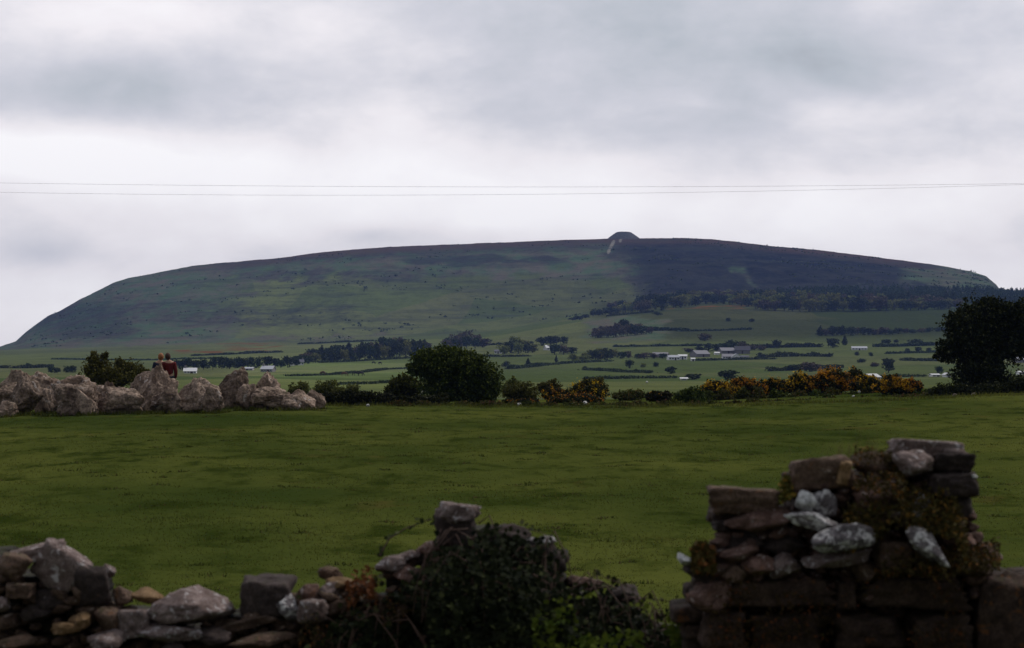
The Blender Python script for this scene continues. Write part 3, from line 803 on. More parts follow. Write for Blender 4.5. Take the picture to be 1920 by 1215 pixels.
belt([(1088, 676), (1150, 675)], [(1088, 660), (1120, 650), (1150, 652)], 13, ['green', 'dark', 'dark', 'green'], 'in the grey green copse left of the pale shed', 'copse left of the pale shed', 22, rows=2, dY=4)
belt([(1158, 673), (1255, 672)], [(1158, 657), (1255, 660)], 15, ['dark', 'brown', 'dark'], 'in the hedgerow left of the white farm row', 'trees left of the white farm row', 17)
belt([(1290, 661), (1440, 656)], [(1290, 650), (1370, 638), (1440, 648)], 16, ['dark', 'brown', 'dark'], 'standing behind the white gabled farmhouse', 'trees behind the gabled farmhouse', 20)
belt([(1072, 602), (1100, 596), (1140, 588)], [(1072, 596), (1100, 584), (1140, 572)], 12, ['dark', 'shrub'], 'at the low left tip of the long tree belt', 'left tip of the long tree belt', 17)
belt([(1142, 589), (1200, 585), (1262, 577), (1330, 570), (1395, 572), (1425, 581), (1500, 584), (1600, 583), (1700, 582), (1800, 580)],
     [(1142, 567), (1175, 560), (1230, 550), (1300, 547), (1400, 548), (1500, 552), (1600, 554), (1700, 556), (1800, 556)], 15,
     ['dark', 'green', 'dark', 'green', 'brown'], 'in the long belt along the top of the green slope', 'long tree belt above the green slope', 25, rows=2, dY=6, sect=sect_belt)
belt([(1225, 566), (1300, 560), (1400, 562), (1500, 570), (1800, 570)], [(1225, 550), (1300, 543), (1400, 542), (1500, 546), (1800, 548)], 17, ['dark', 'green', 'brown', 'conifer'], 'in the back row of the long belt under the dark hillside', 'back row of the long tree belt', 24, sect=lambda x: 'up the dark hillside, ' + sect_belt(x))
for (px, b, w, h, k, lab) in [
    (1566, 583, 34, 36, 'green', 'largest pale round tree standing out of the long belt'),
    (1610, 584, 46, 30, 'dark', 'broad dark tree right of the largest pale round one'),
    (1650, 583, 38, 30, 'brown', 'broad brownish tree in the long belt, left of the ivy covered tree'),
    (1440, 581, 30, 26, 'green', 'yellow green tree in the long belt above the white farms'),
    (1390, 574, 28, 24, 'green', 'light green tree at the bend of the long belt'),
    (1276, 577, 30, 26, 'green', 'light green tree where the belt starts to rise'),
    (1240, 582, 34, 30, 'dark', 'very dark tree near the left end of the belt'),
    (1200, 584, 30, 22, 'dark', 'dark low tree near the left tip of the belt'),
    (1233, 592, 16, 8, 'shrub', 'small bush alone below the left end of the belt'),
    (1365, 603, 10, 9, 'shrub', 'tiny bush in the upper green field, left one of two'),
    (1409, 604, 10, 8, 'shrub', 'tiny bush in the upper green field, right one of two'),
    (948, 688, 13, 13, 'shrub', 'small bush in the field right of the big round tree'),
    (990, 688, 15, 16, 'conifer', 'small pointed tree in the field right of the big round tree'),
    (1043, 680, 8, 14, 'conifer', 'thin young tree on the long hedge below the middle cottage'),
    (1075, 677, 22, 14, 'green', 'pale blossomed tree below the middle cottage'),
    (1096, 693, 8, 9, 'shrub', 'dot like bush, left of a pair in the bright field'),
    (1125, 696, 9, 9, 'shrub', 'dot like bush, right of a pair in the bright field'),
    (1180, 691, 16, 17, 'dark', 'dark tree in the field below the pale shed'),
    (1193, 698, 5, 8, 'conifer', 'tiny upright tree below the dark field tree'),
    (1218, 700, 13, 8, 'shrub', 'low bush in the field left of the white shed'),
    (1206, 689, 12, 10, 'green', 'light bush right of the dark field tree'),
    (1230, 688, 11, 12, 'shrub', 'bush below the left end of the white farm row'),
    (1258, 701, 24, 15, 'dark', 'wide dark bush above the small white shed'),
    (1298, 712, 34, 14, 'dark', 'dark bush just over the left end of the gorse bank'),
    (1365, 712, 40, 20, 'dark', 'dark round bush just behind the bright gorse'),
    (1484, 695, 34, 13, 'dark', 'dark bush in the field behind the long bank'),
    (1522, 697, 44, 20, 'brown', 'brownish spreading tree behind the highest gorse'),
    (1562, 652, 26, 20, 'dark', 'dark tree left of the long low bungalow'),
    (1584, 648, 14, 18, 'conifer', 'pointed tree touching the long low bungalow'),
    (1457, 653, 18, 16, 'dark', 'round tree in the hedge left of the bungalow'),
    (1390, 652, 18, 14, 'dark', 'dark tree above the gabled farmhouse roof'),
    (1660, 648, 20, 13, 'dark', 'round tree on the upper hedge right of the bungalow'),
    (1680, 643, 10, 8, 'shrub', 'small bush above the upper hedge right of the bungalow'),
    (1716, 649, 26, 13, 'dark', 'wide dark tree on the upper hedge near the ivy covered tree'),
    (1632, 668, 9, 9, 'shrub', 'small bush below the right end of the bungalow'),
    (1608, 667, 10, 9, 'shrub', 'small bush directly below the bungalow'),
    (1702, 662, 12, 10, 'dark', 'left one of three bushes beside the ivy covered tree'),
    (1722, 662, 14, 13, 'dark', 'middle and tallest of three bushes beside the ivy covered tree'),
    (1742, 660, 11, 9, 'dark', 'right one of three bushes beside the ivy covered tree'),
    (1666, 699, 30, 30, 'dark', 'big round dark tree alone in the field above the last gorse'),
    (1615, 680, 14, 10, 'shrub', 'low bush above the highest gorse'),
    (1640, 688, 18, 10, 'brown', 'brown bush left of the lone round tree'),
    (1762, 700, 16, 16, 'dark', 'dark bush peeping out left of the ivy covered tree'),
    (1478, 570, 26, 20, 'dark', 'dark tree left of the white house in the wood'),
    (52, 690, 10, 12, 'shrub', 'small tree on the slope above the dark tipped boulder'),
    (604, 668, 10, 7, 'shrub', 'small bush above the wood left of the cream house'),
    (1322, 640, 26, 16, 'brown', 'brown thicket above the grey farm sheds')]:
    far_tree(px, b, w, h, k, lab, 'single trees in the fields')
belt([(1112, 634), (1165, 632), (1222, 626)], [(1112, 616), (1165, 598), (1222, 610)], 13, ['brown', 'brown', 'dark'], 'in the brown thicket on the slope below the belt', 'brown thicket on the slope', 20, rows=2, dY=7, sect=thirds(1148, 1186, 'the brown thicket on the slope'))
belt([(1538, 631), (1620, 629), (1690, 627)], [(1538, 614), (1560, 610), (1690, 615)], 12, ['dark', 'dark', 'brown', 'conifer'], 'in the short dark row on the slope above the bungalow', 'short dark row on the slope', 19, sect=thirds(1588, 1640, 'the short dark row above the bungalow'))
belt([(1695, 626), (1775, 622)], [(1695, 614), (1775, 612)], 15, ['brown', 'shrub'], 'in the thin row running to the ivy covered tree', 'thin row by the ivy covered tree', 16, sect=thirds(1720, 1748, 'the thin row beside the ivy covered tree'))

# forest on the shoulder: reads as one mass
rs = np.random.RandomState(3)
parts = []; NF = 1500
fu = rs.uniform(1395, 2350, NF); fy = rs.uniform(2230, 2620, NF)
fX = (fu - 960) / F * fy; gZ = ground_z(fX, fy)
cv, cf, _ = far_tree_mesh(71, 'conifer'); sel = rs.permutation(len(cf) - 12)[:150]
for q in range(NF):
    if fy[q] < 2190 + 120 * smooth((1560 - fu[q]) / 160): continue
    h = rs.uniform(6.5, 9); w_ = h * 0.9
    k = rs.permutation(len(cf) - 12)[:90]
    pv = cv[cf[k]].reshape(-1, 3).copy()
    a = rs.uniform(0, 6.28); ca, sa = math.cos(a), math.sin(a)
    ctr = pv.reshape(-1, 4, 3).mean(1).repeat(4, 0); pv = ctr + (pv - ctr) * 1.7
    pv = np.stack([(pv[:, 0] * ca - pv[:, 1] * sa) * w_ + fX[q], (pv[:, 0] * sa + pv[:, 1] * ca) * w_ + fy[q], pv[:, 2] * h + gZ[q]], 1)
    parts.append((pv, np.arange(len(pv)).reshape(-1, 4)))
v, f = merge(parts)
tag(link('forest', mesh_np('forest', v, f, [ML_far])), 'dark conifer forest on the shoulder at the foot of the hill', 'forest', kind='stuff')

# ---- hedgerows in the valley
HG = 'hedgerows between the valley fields'
HL = [([(952, 694), (1020, 685), (1100, 679), (1150, 678)], 5, 'long hedge below the middle cottage, climbing to the right'),
 ([(1095, 693), (1160, 698), (1230, 700)], 4, 'broken hedge under the pair of dot like bushes'),
 ([(1300, 677), (1380, 675), (1460, 674)], 4, 'hedge in front of the white gabled farmhouse'),
 ([(1420, 671), (1500, 668), (1560, 670)], 8, 'thick dark hedge right of the white gabled farmhouse'),
 ([(1400, 654), (1480, 652), (1540, 651)], 6, 'dark hedge between the farms and the bungalow'),
 ([(1640, 651), (1700, 650), (1775, 647)], 6, 'upper hedge from the bungalow to the ivy covered tree'),
 ([(1660, 664), (1700, 663), (1760, 661)], 4, 'hedge under the three bushes'),
 ([(1690, 676), (1760, 678)], 5, 'short hedge in the field left of the ivy covered tree'),
 ([(540, 706), (610, 704), (680, 698), (770, 689)], 3, 'thin hedge across the pale field below the wood'),
 ([(600, 681), (700, 676), (780, 671)], 3, 'thin wall of scrub at the foot of the wood'),
 ([(620, 722), (690, 720), (745, 716)], 3, 'low hedge far behind the black hedge'),
 ([(1150, 620), (1230, 621), (1300, 620)], 5, 'hedge on the slope right of the brown thicket'),
 ([(1270, 622), (1340, 621), (1420, 618)], 3, 'faint hedge crossing the upper green slope'),
 ([(1150, 651), (1240, 650), (1330, 649)], 3, 'faint hedge above the white farm row'),
 ([(1440, 697), (1530, 692), (1580, 690)], 8, 'hedge behind the middle of the gorse bank'),
 ([(1100, 712), (1180, 710), (1270, 709)], 5, 'dark hedge just beyond the gap in the gorse'),
 ([(1140, 592), (1180, 590), (1230, 586)], 2, 'short hedge at the lower edge of the long belt'),
 ([(360, 668), (450, 664), (540, 660)], 3, 'hedge on the slope above the roofs near the people'),
 ([(0, 690), (40, 692), (100, 688)], 6, 'dark hedge on the slope above the leftmost boulders'),
 ([(100, 674), (250, 676), (420, 672)], 2, 'thin hedge line at the foot of the long left slope'),
 ([(560, 646), (640, 642), (700, 640)], 2, 'thin hedge above the wood'),
 ([(900, 648), (960, 646), (1010, 644)], 3, 'hedge over the clump right of the big round tree'),
 ([(1590, 710), (1650, 708), (1740, 706)], 4, 'hedge beyond the last gorse'),
 ([(880, 668), (930, 670), (1000, 668)], 3, 'hedge under the small white cottage')]
for i, (pts, hp, lab) in enumerate(HL):
    rs = np.random.RandomState(700 + i)
    ux = np.arange(pts[0][0], pts[-1][0] + 1, 14.0); rw_ = np.interp(ux, [p[0] for p in pts], [p[1] for p in pts])
    yh = np.array([ground_hit(a, b).y for a, b in zip(ux, rw_)])
    yh = np.convolve(np.pad(yh, 3, mode='edge'), np.ones(7) / 7, 'valid')
    wp = [Vector(((a - 960) / F * y_, y_, gz((a - 960) / F * y_, y_))) for a, y_ in zip(ux, yh)]
    root = wp[0]; P_ = []
    for a, b in zip(wp[:-1], wp[1:]):
        L = (b - a).length; n = max(4, int(L / 0.7))
        for q in range(n):
            p = a.lerp(b, (q + rs.uniform()) / n)
            z = gz(p.x, p.y); hgt = hp * M_(p.y) * (0.25 + 0.75 * vnoise(np.array([p.x * 0.16]), np.array([i * 3.3]), 5)[0] + 0.55 * vnoise(np.array([p.x * 0.6]), np.array([i * 5.3]), 9)[0])
            for r_ in range(int(8 + 7 * hgt)): P_.append((p.x + rs.normal() * 0.8 - root.x, p.y + rs.normal() * 1.2 - root.y, z + rs.uniform(0, hgt) - root.z))
    v, f = leaves(np.array(P_), max(0.6, 2.4 * M_(root.y)), rs)
    tag(link('hedge', mesh_np('hedge', v, f, [ML_far]), loc=root), lab, 'hedge', HG)
# scrub specks on the hillside: one mass
rs = np.random.RandomState(91); N_ = 5200
hu = rs.uniform(60, 1860, N_); hy = rs.uniform(2480, 3470, N_); hx = (hu - 960) / F * hy
nn = fbm(hx / 70, hy / 60, 55, 4); keep = (nn > .04) & (rs.uniform(size=N_) < np.where(hu > 1180, .9, .45))
hx, hy = hx[keep], hy[keep]; hz_ = ground_z(hx, hy)
pts = np.stack([hx, hy, hz_ + .6], 1).repeat(4, 0) + rs.normal(size=(4 * len(hx), 3)) * np.array([2.2, 2.2, .5])
v, f = leaves(pts, 2.0, rs, .4)
tag(link('hillside_scrub', mesh_np('hillside_scrub', v, f, [ML_far])), 'dark scrub and heather clumps scattered over the hillside', 'scrub', kind='stuff')
#SECTION3
# ================================================================== HOUSES
MW = {'white': plain('white_render', (0.82, 0.81, 0.80), 0.9, 0.04), 'cream': plain('cream_render', (0.62, 0.58, 0.40), 0.9, 0.06),
      'grey': plain('grey_render', (0.22, 0.20, 0.20), 0.9, 0.1), 'pink': plain('pale_sheeting', (0.50, 0.44, 0.45), 0.8, 0.08)}
MRf = {'slate': plain('slate_roof', (0.11, 0.11, 0.135), 0.7, 0.2, 1.0), 'light': plain('light_roof', (0.42, 0.43, 0.47), 0.6, 0.08), 'white': plain('white_roof', (0.66, 0.66, 0.67), 0.6, 0.05),
       'dark': plain('dark_roof', (0.035, 0.033, 0.05), 0.7, 0.2), 'red': plain('reddish_roof', (0.16, 0.085, 0.065), 0.8, 0.2), 'grey': plain('grey_sheet_roof', (0.24, 0.23, 0.25), 0.7, 0.1)}
M_glass = plain('window_glass', (0.02, 0.022, 0.026), 0.15, 0.1, 2, 0.5)
M_door = plain('door_paint', (0.06, 0.035, 0.03), 0.6)
M_trim = plain('trim_paint', (0.6, 0.6, 0.58), 0.7)
def boxv(x0, x1, y0, y1, z0, z1):
    v = np.array([(x0, y0, z0), (x1, y0, z0), (x1, y1, z0), (x0, y1, z0), (x0, y0, z1), (x1, y0, z1), (x1, y1, z1), (x0, y1, z1)], float)
    return v, np.array([(0, 3, 2, 1), (4, 5, 6, 7), (0, 1, 5, 4), (1, 2, 6, 5), (2, 3, 7, 6), (3, 0, 4, 7)])
def house(name, px, base, wpx, wall_h, roof_h, depth, wall, roof, label, cat, rz=0.0, windows=3, chimneys=1, door=True, gable_front=False, group=None, Y=None):
    g = ground_hit(px, base) if Y is None else P(px, base, Y)
    if Y is not None: g.z = gz(g.x, g.y)
    m = M_(g.y); Wd = wpx * m; h = wall_h * m; rh = roof_h * m; D = depth
    e = empty(name, g - Vector((0, 0, 0.1)), rz); tag(e, label, cat, group)
    x0, x1, y0, y1 = -Wd / 2, Wd / 2, -D / 2, D / 2
    v, f = boxv(x0, x1, y0, y1, -0.6, h)
    V = [tuple(q) for q in v]; Fq = [tuple(q) for q in f]
    if gable_front:      # ridge runs away from the camera
        V += [(0, y0, h + rh), (0, y1, h + rh)]; Fq += [(4, 5, 8, 8), (6, 7, 9, 9)]
    else:
        V += [(x0, 0, h + rh), (x1, 0, h + rh)]; Fq += [(7, 4, 8, 8), (5, 6, 9, 9)]
    me = bpy.data.meshes.new('wall'); me.from_pydata(V, [], [q if len(set(q)) == 4 else tuple(dict.fromkeys(q)) for q in Fq]); me.materials.append(MW[wall]); me.update()
    link('wall', me, e)
    o = 0.3; t = 0.18
    if gable_front:
        ov = o * rh / (Wd / 2)
        q = [(x0 - o, y0 - o, h - ov), (0, y0 - o, h + rh), (x1 + o, y0 - o, h - ov)]
        V = []
        for (a, b, c) in q: V += [(a, y0 - o, c + .03), (a, y1 + o, c + .03), (a, y0 - o, c + t), (a, y1 + o, c + t)]
    else:
        ov = o * rh / (D / 2)
        q = [(y0 - o, h - ov), (0, h + rh), (y1 + o, h - ov)]
        V = []
        for (b, c) in q: V += [(x0 - o, b, c + .03), (x1 + o, b, c + .03), (x0 - o, b, c + t), (x1 + o, b, c + t)]
    Fq = []
    for k in (0, 4): Fq += [(k, k + 1, k + 5, k + 4), (k + 2, k + 6, k + 7, k + 3), (k, k + 4, k + 6, k + 2), (k + 1, k + 3, k + 7, k + 5)]
    Fq += [(0, 2, 3, 1), (8, 9, 11, 10)]
    rf = link('roof', mesh_np('roof', V, Fq, [MRf[roof]]), e)
    for c in range(chimneys):
        cx = (x0 + 0.5) if c == 0 else (x1 - 0.5)
        if gable_front: cx = 0
        z0_ = h + rh - 0.3
        v1 = boxv(cx - .4, cx + .4, -.3, .3, z0_, z0_ + 1.3); v2 = boxv(cx - .47, cx + .47, -.37, .37, z0_ + 1.303, z0_ + 1.45)
        v, f = merge([v1, v2]); link('chimney', mesh_np('chimney', v, f, [MW['grey']]), rf)
    nslots = windows + (1 if door else 0)
    for k in range(nslots):
        cx = x0 + Wd * (k + 0.5) / nslots
        if door and k == nslots // 2:
            v, f = boxv(cx - .5, cx + .5, y0 - .06, y0 - .004, -0.3, min(2.1, h * .85)); link('door', mesh_np('door', v, f, [M_door]), e)
        else:
            ww = min(.75, Wd / nslots * .3); wz0, wz1 = h * .38, h * .78
            v, f = merge([boxv(cx - ww - .1, cx + ww + .1, y0 - .05, y0 - .004, wz0 - .12, wz0 - .003), boxv(cx - ww - .1, cx + ww + .1, y0 - .05, y0 - .004, wz1 + .003, wz1 + .1),
                          boxv(cx - ww - .1, cx - ww - .003, y0 - .05, y0 - .004, wz0, wz1), boxv(cx + ww + .003, cx + ww + .1, y0 - .05, y0 - .004, wz0, wz1)])
            wn = link('window', mesh_np('window', v, f, [M_trim]), e)
            v, f = boxv(cx - ww, cx + ww, y0 - .03, y0 - .005, wz0, wz1); link('pane', mesh_np('pane', v, f, [M_glass]), wn)
    return e
house('cottage', 357, 700, 23, 4, 6, 7, 'white', 'white', 'small white cottage with a pale roof just right of the two people', 'house', .1)
house('shed', 465, 694, 20, 3, 2.5, 7, 'pink', 'light', 'long low pinkish shed between the pointed boulder and the rounded one', 'shed', 0, 2, 0)
house('bungalow', 503, 697, 22, 5, 6, 8, 'grey', 'light', 'bluish grey roofed bungalow above the rounded brown boulder', 'house', -.1, 3, 1)
house('farmhouse', 556, 685, 26, 6, 5, 8, 'white', 'slate', 'white gabled house at the left end of the wood', 'house', .15, 4, 2)
house('farmhouse', 548, 685.5, 8, 6, 6, 6, 'white', 'slate', 'narrow white gable joined to the left of the white gabled house', 'house', 0, 1, 0, False, True)
house('farmhouse', 787, 667, 26, 8, 7, 8, 'cream', 'light', 'cream house with a light grey roof just left of the big round tree', 'house', -.1, 3, 1)
house('cottage', 934, 663, 14, 4, 3, 7, 'white', 'slate', 'small white cottage right of the big round tree', 'house', 0, 2, 0)
house('cottage', 1030, 657, 17, 4, 5, 8, 'white', 'white', 'white roofed cottage under dark trees in the middle fields', 'house', .3, 2, 0)
house('shed', 1151, 668, 7, 6, 2, 5, 'cream', 'grey', 'narrow pale shed right of the grey green copse', 'shed', 0, 1, 0, False)
house('shed', 1238, 669, 28, 4, 4, 9, 'grey', 'grey', 'brown grey barn at the left end of the white farm row', 'shed', 0, 0, 0)
house('cottage', 1262, 675, 20, 5, 4, 8, 'white', 'light', 'white cottage forming the left half of the white farm row', 'house', .1, 3, 1)
house('cottage', 1280, 674, 16, 6, 3, 8, 'white', 'white', 'white roofed cottage forming the right half of the white farm row', 'house', -.1, 2, 0)
house('barn', 1312, 669, 26, 5, 7, 14, 'grey', 'grey', 'wide grey barn between the white farm row and the gabled farmhouse', 'barn', .25, 0, 0)
house('shed', 1299, 677, 7, 4, 2, 5, 'white', 'white', 'tiny white shed in front of the wide grey barn', 'shed', 0, 0, 0)
house('shed', 1344, 665, 9, 3, 2, 6, 'white', 'white', 'little white shed left of the gabled farmhouse', 'shed', 0, 0, 0, False)
house('barn', 1392, 663, 28, 6, 8, 14, 'grey', 'dark', 'barn with a blue black roof behind the gabled farmhouse', 'barn', -.1, 0, 0)
house('barn', 1362, 663, 26, 5, 6, 10, 'grey', 'grey', 'grey roofed barn behind the left wing of the gabled farmhouse', 'barn', .2, 0, 0)
house('farmhouse', 1364, 674, 20, 5, 5, 8, 'white', 'grey', 'left wing of the white gabled farmhouse under a grey roof', 'house', 0, 3, 0)
house('farmhouse', 1380, 674.5, 17, 5, 6, 8, 'white', 'light', 'white gabled farmhouse, the brightest building in the valley', 'house', 0, 2, 0, True, True)
house('farmhouse', 1396, 674, 14, 5, 2, 8, 'white', 'slate', 'flat right wing of the white gabled farmhouse', 'house', 0, 2, 0)
house('bungalow', 1611, 656, 28, 3, 3.5, 8, 'white', 'light', 'long low bungalow with a light roof on the right slope', 'house', -.1, 4, 0)
house('cottage', 1634, 712, 17, 5, 6, 8, 'white', 'white', 'small white roof showing just above the gorse bank', 'house', .2, 2, 0)
house('shed', 1282, 713, 12, 3, 2, 4, 'cream', 'white', 'small white shed just behind the left of the gorse bank', 'shed', 0, 1, 0, False)
house('cottage', 1752, 706, 14, 3, 2, 7, 'white', 'white', 'low white building left of the ivy covered tree', 'house', 0, 1, 0)
house('cottage', 1775, 707, 9, 5, 3, 7, 'white', 'white', 'small white gable touching the ivy covered tree', 'house', 0, 1, 0, False, True)
house('barn', 1915, 680, 26, 5, 6, 10, 'grey', 'light', 'grey roofed barn at the right photo edge', 'barn', .1, 0, 0)
house('cottage', 1916, 702, 16, 4, 2, 7, 'white', 'white', 'white cottage at the right photo edge below the grey roofed barn', 'house', 0, 2, 0)
house('farmhouse', 1522, 574, 24, 5, 5, 9, 'white', 'red', 'reddish roofed house half hidden in the long belt', 'house', .2, 3, 1)
house('cottage', 604, 671, 8, 2.5, 2, 6, 'white', 'grey', 'tiny white cottage in the left part of the wood', 'house', 0, 1, 0)
house('cottage', 630, 661, 6, 3, 2, 6, 'white', 'white', 'tiny white cottage among the tall trees of the wood', 'house', 0, 1, 0)

# ================================================================== CAIRN
c = ground_z((1170 - 960) / F * 3500, 3500)[0]; cx = (1170 - 960) / F * 3505
Rb, Hc = 33 * M_(3500), 14.5 * M_(3500)
rs = np.random.RandomState(4)
rr_ = np.linspace(0, 1.12, 34); aa = np.linspace(0, 2 * math.pi, 121)[:-1]
RR, AA = np.meshgrid(rr_, aa, indexing='ij')
pz = Hc * (1 - np.clip((RR - .36) / .64, 0, 2) ** 1.15) * (1 - .05 * RR)
pv = np.stack([RR * np.cos(AA) * Rb, RR * np.sin(AA) * Rb, pz], 2).reshape(-1, 3); pv = pv + rs.normal(size=pv.shape) * 0.25
i_ = np.arange(33)[:, None] * 120; j_ = np.arange(120)[None]; j2 = (j_ + 1) % 120
f = np.stack([i_ + j_, i_ + 120 + j_, i_ + 120 + j2, i_ + j2], 2).reshape(-1, 4)
M_cairn = rock_mat('cairn_stone', (0.060, 0.058, 0.058), (0.13, 0.125, 0.12), la=0.15, moss=0.12, sc=0.12, lich=(0.28, 0.27, 0.26))
tag(link('cairn', mesh_np('cairn', pv, f, [M_cairn], True), loc=(cx, 3510, c - 1.0)), 'flat topped grey stone cairn on the summit of the hill', 'cairn')

# ================================================================== WIRES
M_wire = plain('wire', (0.12, 0.12, 0.13), 0.5)
def wire(pts, Y, label, r):
    P_ = [P(a, b, Y) for a, b in pts]
    root = P_[len(P_) // 2]
    v, f = tube([p - root for p in P_], [r] * len(P_), 6)
    tag(link('overhead_wire', mesh_np('overhead_wire', v, f, [M_wire], True), loc=root), label, 'wire', 'overhead wires across the sky')
xs = np.linspace(-3000, 4900, 60)
wire([(x, 350.5 - 7.5 * ((x - 1000) / 1000.0) ** 2) for x in xs], 60, 'upper of the two thin wires crossing the sky above the hill', 0.0026)
wire([(x, 366 - 0.0000118 * (x - 620) ** 2 * (1 if x > 620 else 1.2)) for x in xs], 61, 'lower of the two thin wires crossing the sky above the hill', 0.0026)

# ================================================================== PEOPLE AND ANIMALS
def skin(name, joints, edges, radii, mats, sub=2, matfn=None):
    me = bpy.data.meshes.new(name + '_skel'); me.from_pydata([tuple(j) for j in joints], edges, [])
    o = bpy.data.objects.new(name + '_tmp', me); col.objects.link(o)
    md = o.modifiers.new('s', 'SKIN'); md.use_smooth_shade = True
    for i, r in enumerate(radii):
        sv = me.skin_vertices[0].data[i]; sv.radius = (r, r) if isinstance(r, (int, float)) else r
        sv.use_root = (i == 0)
    sb = o.modifiers.new('u', 'SUBSURF'); sb.levels = sub; sb.render_levels = sub
    dg = bpy.context.evaluated_depsgraph_get(); dg.update()
    ev = o.evaluated_get(dg); m2 = bpy.data.meshes.new_from_object(ev); m2.name = name
    bpy.data.objects.remove(o); m2.materials.clear()
    for m in mats: m2.materials.append(m)
    for p in m2.polygons: p.use_smooth = True; p.material_index = matfn(p.center) if matfn else 0
    return m2
M_skin = plain('skin', (0.46, 0.27, 0.19), 0.6, 0.08)
M_navy = plain('navy_fleece', (0.018, 0.022, 0.045), 0.9, 0.3)
M_red = plain('red_fleece', (0.11, 0.013, 0.013), 0.9, 0.3)
M_jean = plain('dark_trousers', (0.025, 0.028, 0.04), 0.9)
M_fair = plain('ginger_hair', (0.30, 0.12, 0.05), 0.6, 0.3, 20)
M_brn = plain('brown_hair', (0.055, 0.025, 0.015), 0.6, 0.3, 20)
M_shoe = plain('shoe', (0.03, 0.025, 0.02), 0.6)
def person(px, top_row, Y, jacket, hair, label, facing, headtilt, H=1.70, hips=1.0):
    p = P(px, top_row, Y); g = gz(p.x, p.y); H = p.z - g
    k = H / 1.75
    e = empty('person', (p.x, p.y, g), facing); tag(e, label, 'person', 'two people behind the boulder wall')
    t = headtilt
    J = [(0, 0, .95), (0, .01, 1.12), (0, .015, 1.30), (0, .0, 1.44), (t * .25, -.02, 1.52), (t, -.025, 1.60), (t * 1.3, -.02, 1.69)]
    E = [(0, 1), (1, 2), (2, 3), (3, 4), (4, 5), (5, 6)]; Rr = [(.155, .115), (.135, .10), (.16, .115), (.10, .08), .052, (.080, .092), (.060, .075)]
    for s_ in (-1, 1):
        b = len(J)
        J += [(s_ * .10, 0, .88), (s_ * .11, -.01, .50), (s_ * .115, .02, .10), (s_ * .12, -.13, .045)]
        Rr += [.095, .062, .043, .038]; E += [(0, b), (b, b + 1), (b + 1, b + 2), (b + 2, b + 3)]
        b = len(J)
        J += [(s_ * .175, .0, 1.40), (s_ * .235, .02, 1.12), (s_ * .225, -.06, .88), (s_ * .222, -.075, .81)]
        Rr += [.066, .050, .034, .030]; E += [(3, b), (b, b + 1), (b + 1, b + 2), (b + 2, b + 3)]
        h0 = b + 3
        for fi, (dx, ln) in enumerate(((-.024, .070), (-.008, .080), (.008, .076), (.022, .060))):
            q = len(J); J += [(s_ * .222, -.078 + dx, .775), (s_ * .218, -.082 + dx, .775 - ln * .6), (s_ * .208, -.088 + dx, .775 - ln)]
            Rr += [.010, .0085, .0075]; E += [(h0, q), (q, q + 1), (q + 1, q + 2)]
        q = len(J); J += [(s_ * .215, -.11, .79), (s_ * .205, -.125, .75)]; Rr += [.011, .009]; E += [(h0, q), (q, q + 1)]
    J = [(a * k, b * k, c_ * k) for a, b, c_ in J]; Rr = [tuple(x * k for x in r) if isinstance(r, tuple) else r * k for r in Rr]
    link('body', skin('body', J, E, Rr, [M_skin, M_shoe], 2, lambda c_: 1 if c_.z < .09 * k else 0), e)
    # face
    hx, hy, hz = t * 1.1 * k, -.025 * k, 1.625 * k
    bm = bmesh.new()
    for s_ in (-1, 1):
        bmesh.ops.create_uvsphere(bm, u_segments=8, v_segments=6, radius=.022 * k, matrix=Matrix.Translation((hx + s_ * .083 * k, hy + .01 * k, hz)) @ Matrix.Diagonal((.5, .8, 1.4, 1)))
    bmesh.ops.create_cone(bm, segments=8, radius1=.016 * k, radius2=.005 * k, depth=.04 * k, matrix=Matrix.Translation((hx, hy - .095 * k, hz - .005 * k)) @ Matrix.Rotation(R(20), 4, 'X'))
    link('face', bm_mesh('face', bm, [M_skin], True), e)
    def sh(idx, edg, grow, mat, nm):
        mp = {j: i for i, j in enumerate(idx)}
        return link(nm, skin(nm, [J[i] for i in idx], [(mp[a], mp[b]) for a, b in edg], [tuple(x + grow for x in Rr[i]) if isinstance(Rr[i], tuple) else Rr[i] + grow for i in idx], [mat], 2), e)
    aL, aR = 11, 11 + 4 + 14 + 4
    sh([0, 1, 2, 3, aL, aL + 1, aL + 2, aR, aR + 1, aR + 2], [(0, 1), (1, 2), (2, 3), (3, aL), (aL, aL + 1), (aL + 1, aL + 2), (3, aR), (aR, aR + 1), (aR + 1, aR + 2)], .022 * k, jacket, 'jacket')
    l2 = 7 + 8 + 14
    sh([0, 7, 8, 9, l2, l2 + 1, l2 + 2], [(0, 7), (7, 8), (8, 9), (0, l2), (l2, l2 + 1), (l2 + 1, l2 + 2)], .014 * k, M_jean, 'trousers')
    p_, f_ = ICO[4]
    q = p_.copy(); q = q * np.array([.100, .115, .130]) * k
    q = q * (1 + .05 * n3(p_, 4, 3, 3))[:, None]
    front = (q[:, 1] < -.045 * k) & (q[:, 2] < .045 * k)
    q[front, 1] = -.045 * k
    q += np.array([hx, hy + .028 * k, hz + .02 * k])
    link('hair', mesh_np('hair', q, f_, [hair], True), e)
    return e
person(300, 663, 94, M_navy, M_fair, 'person with ginger fair hair in a navy jacket leaning towards a companion', R(175), -.03)
person(317, 662.5, 93.8, M_red, M_brn, 'person with brown hair in a dark red jacket, right one of the pair', R(188), .04)

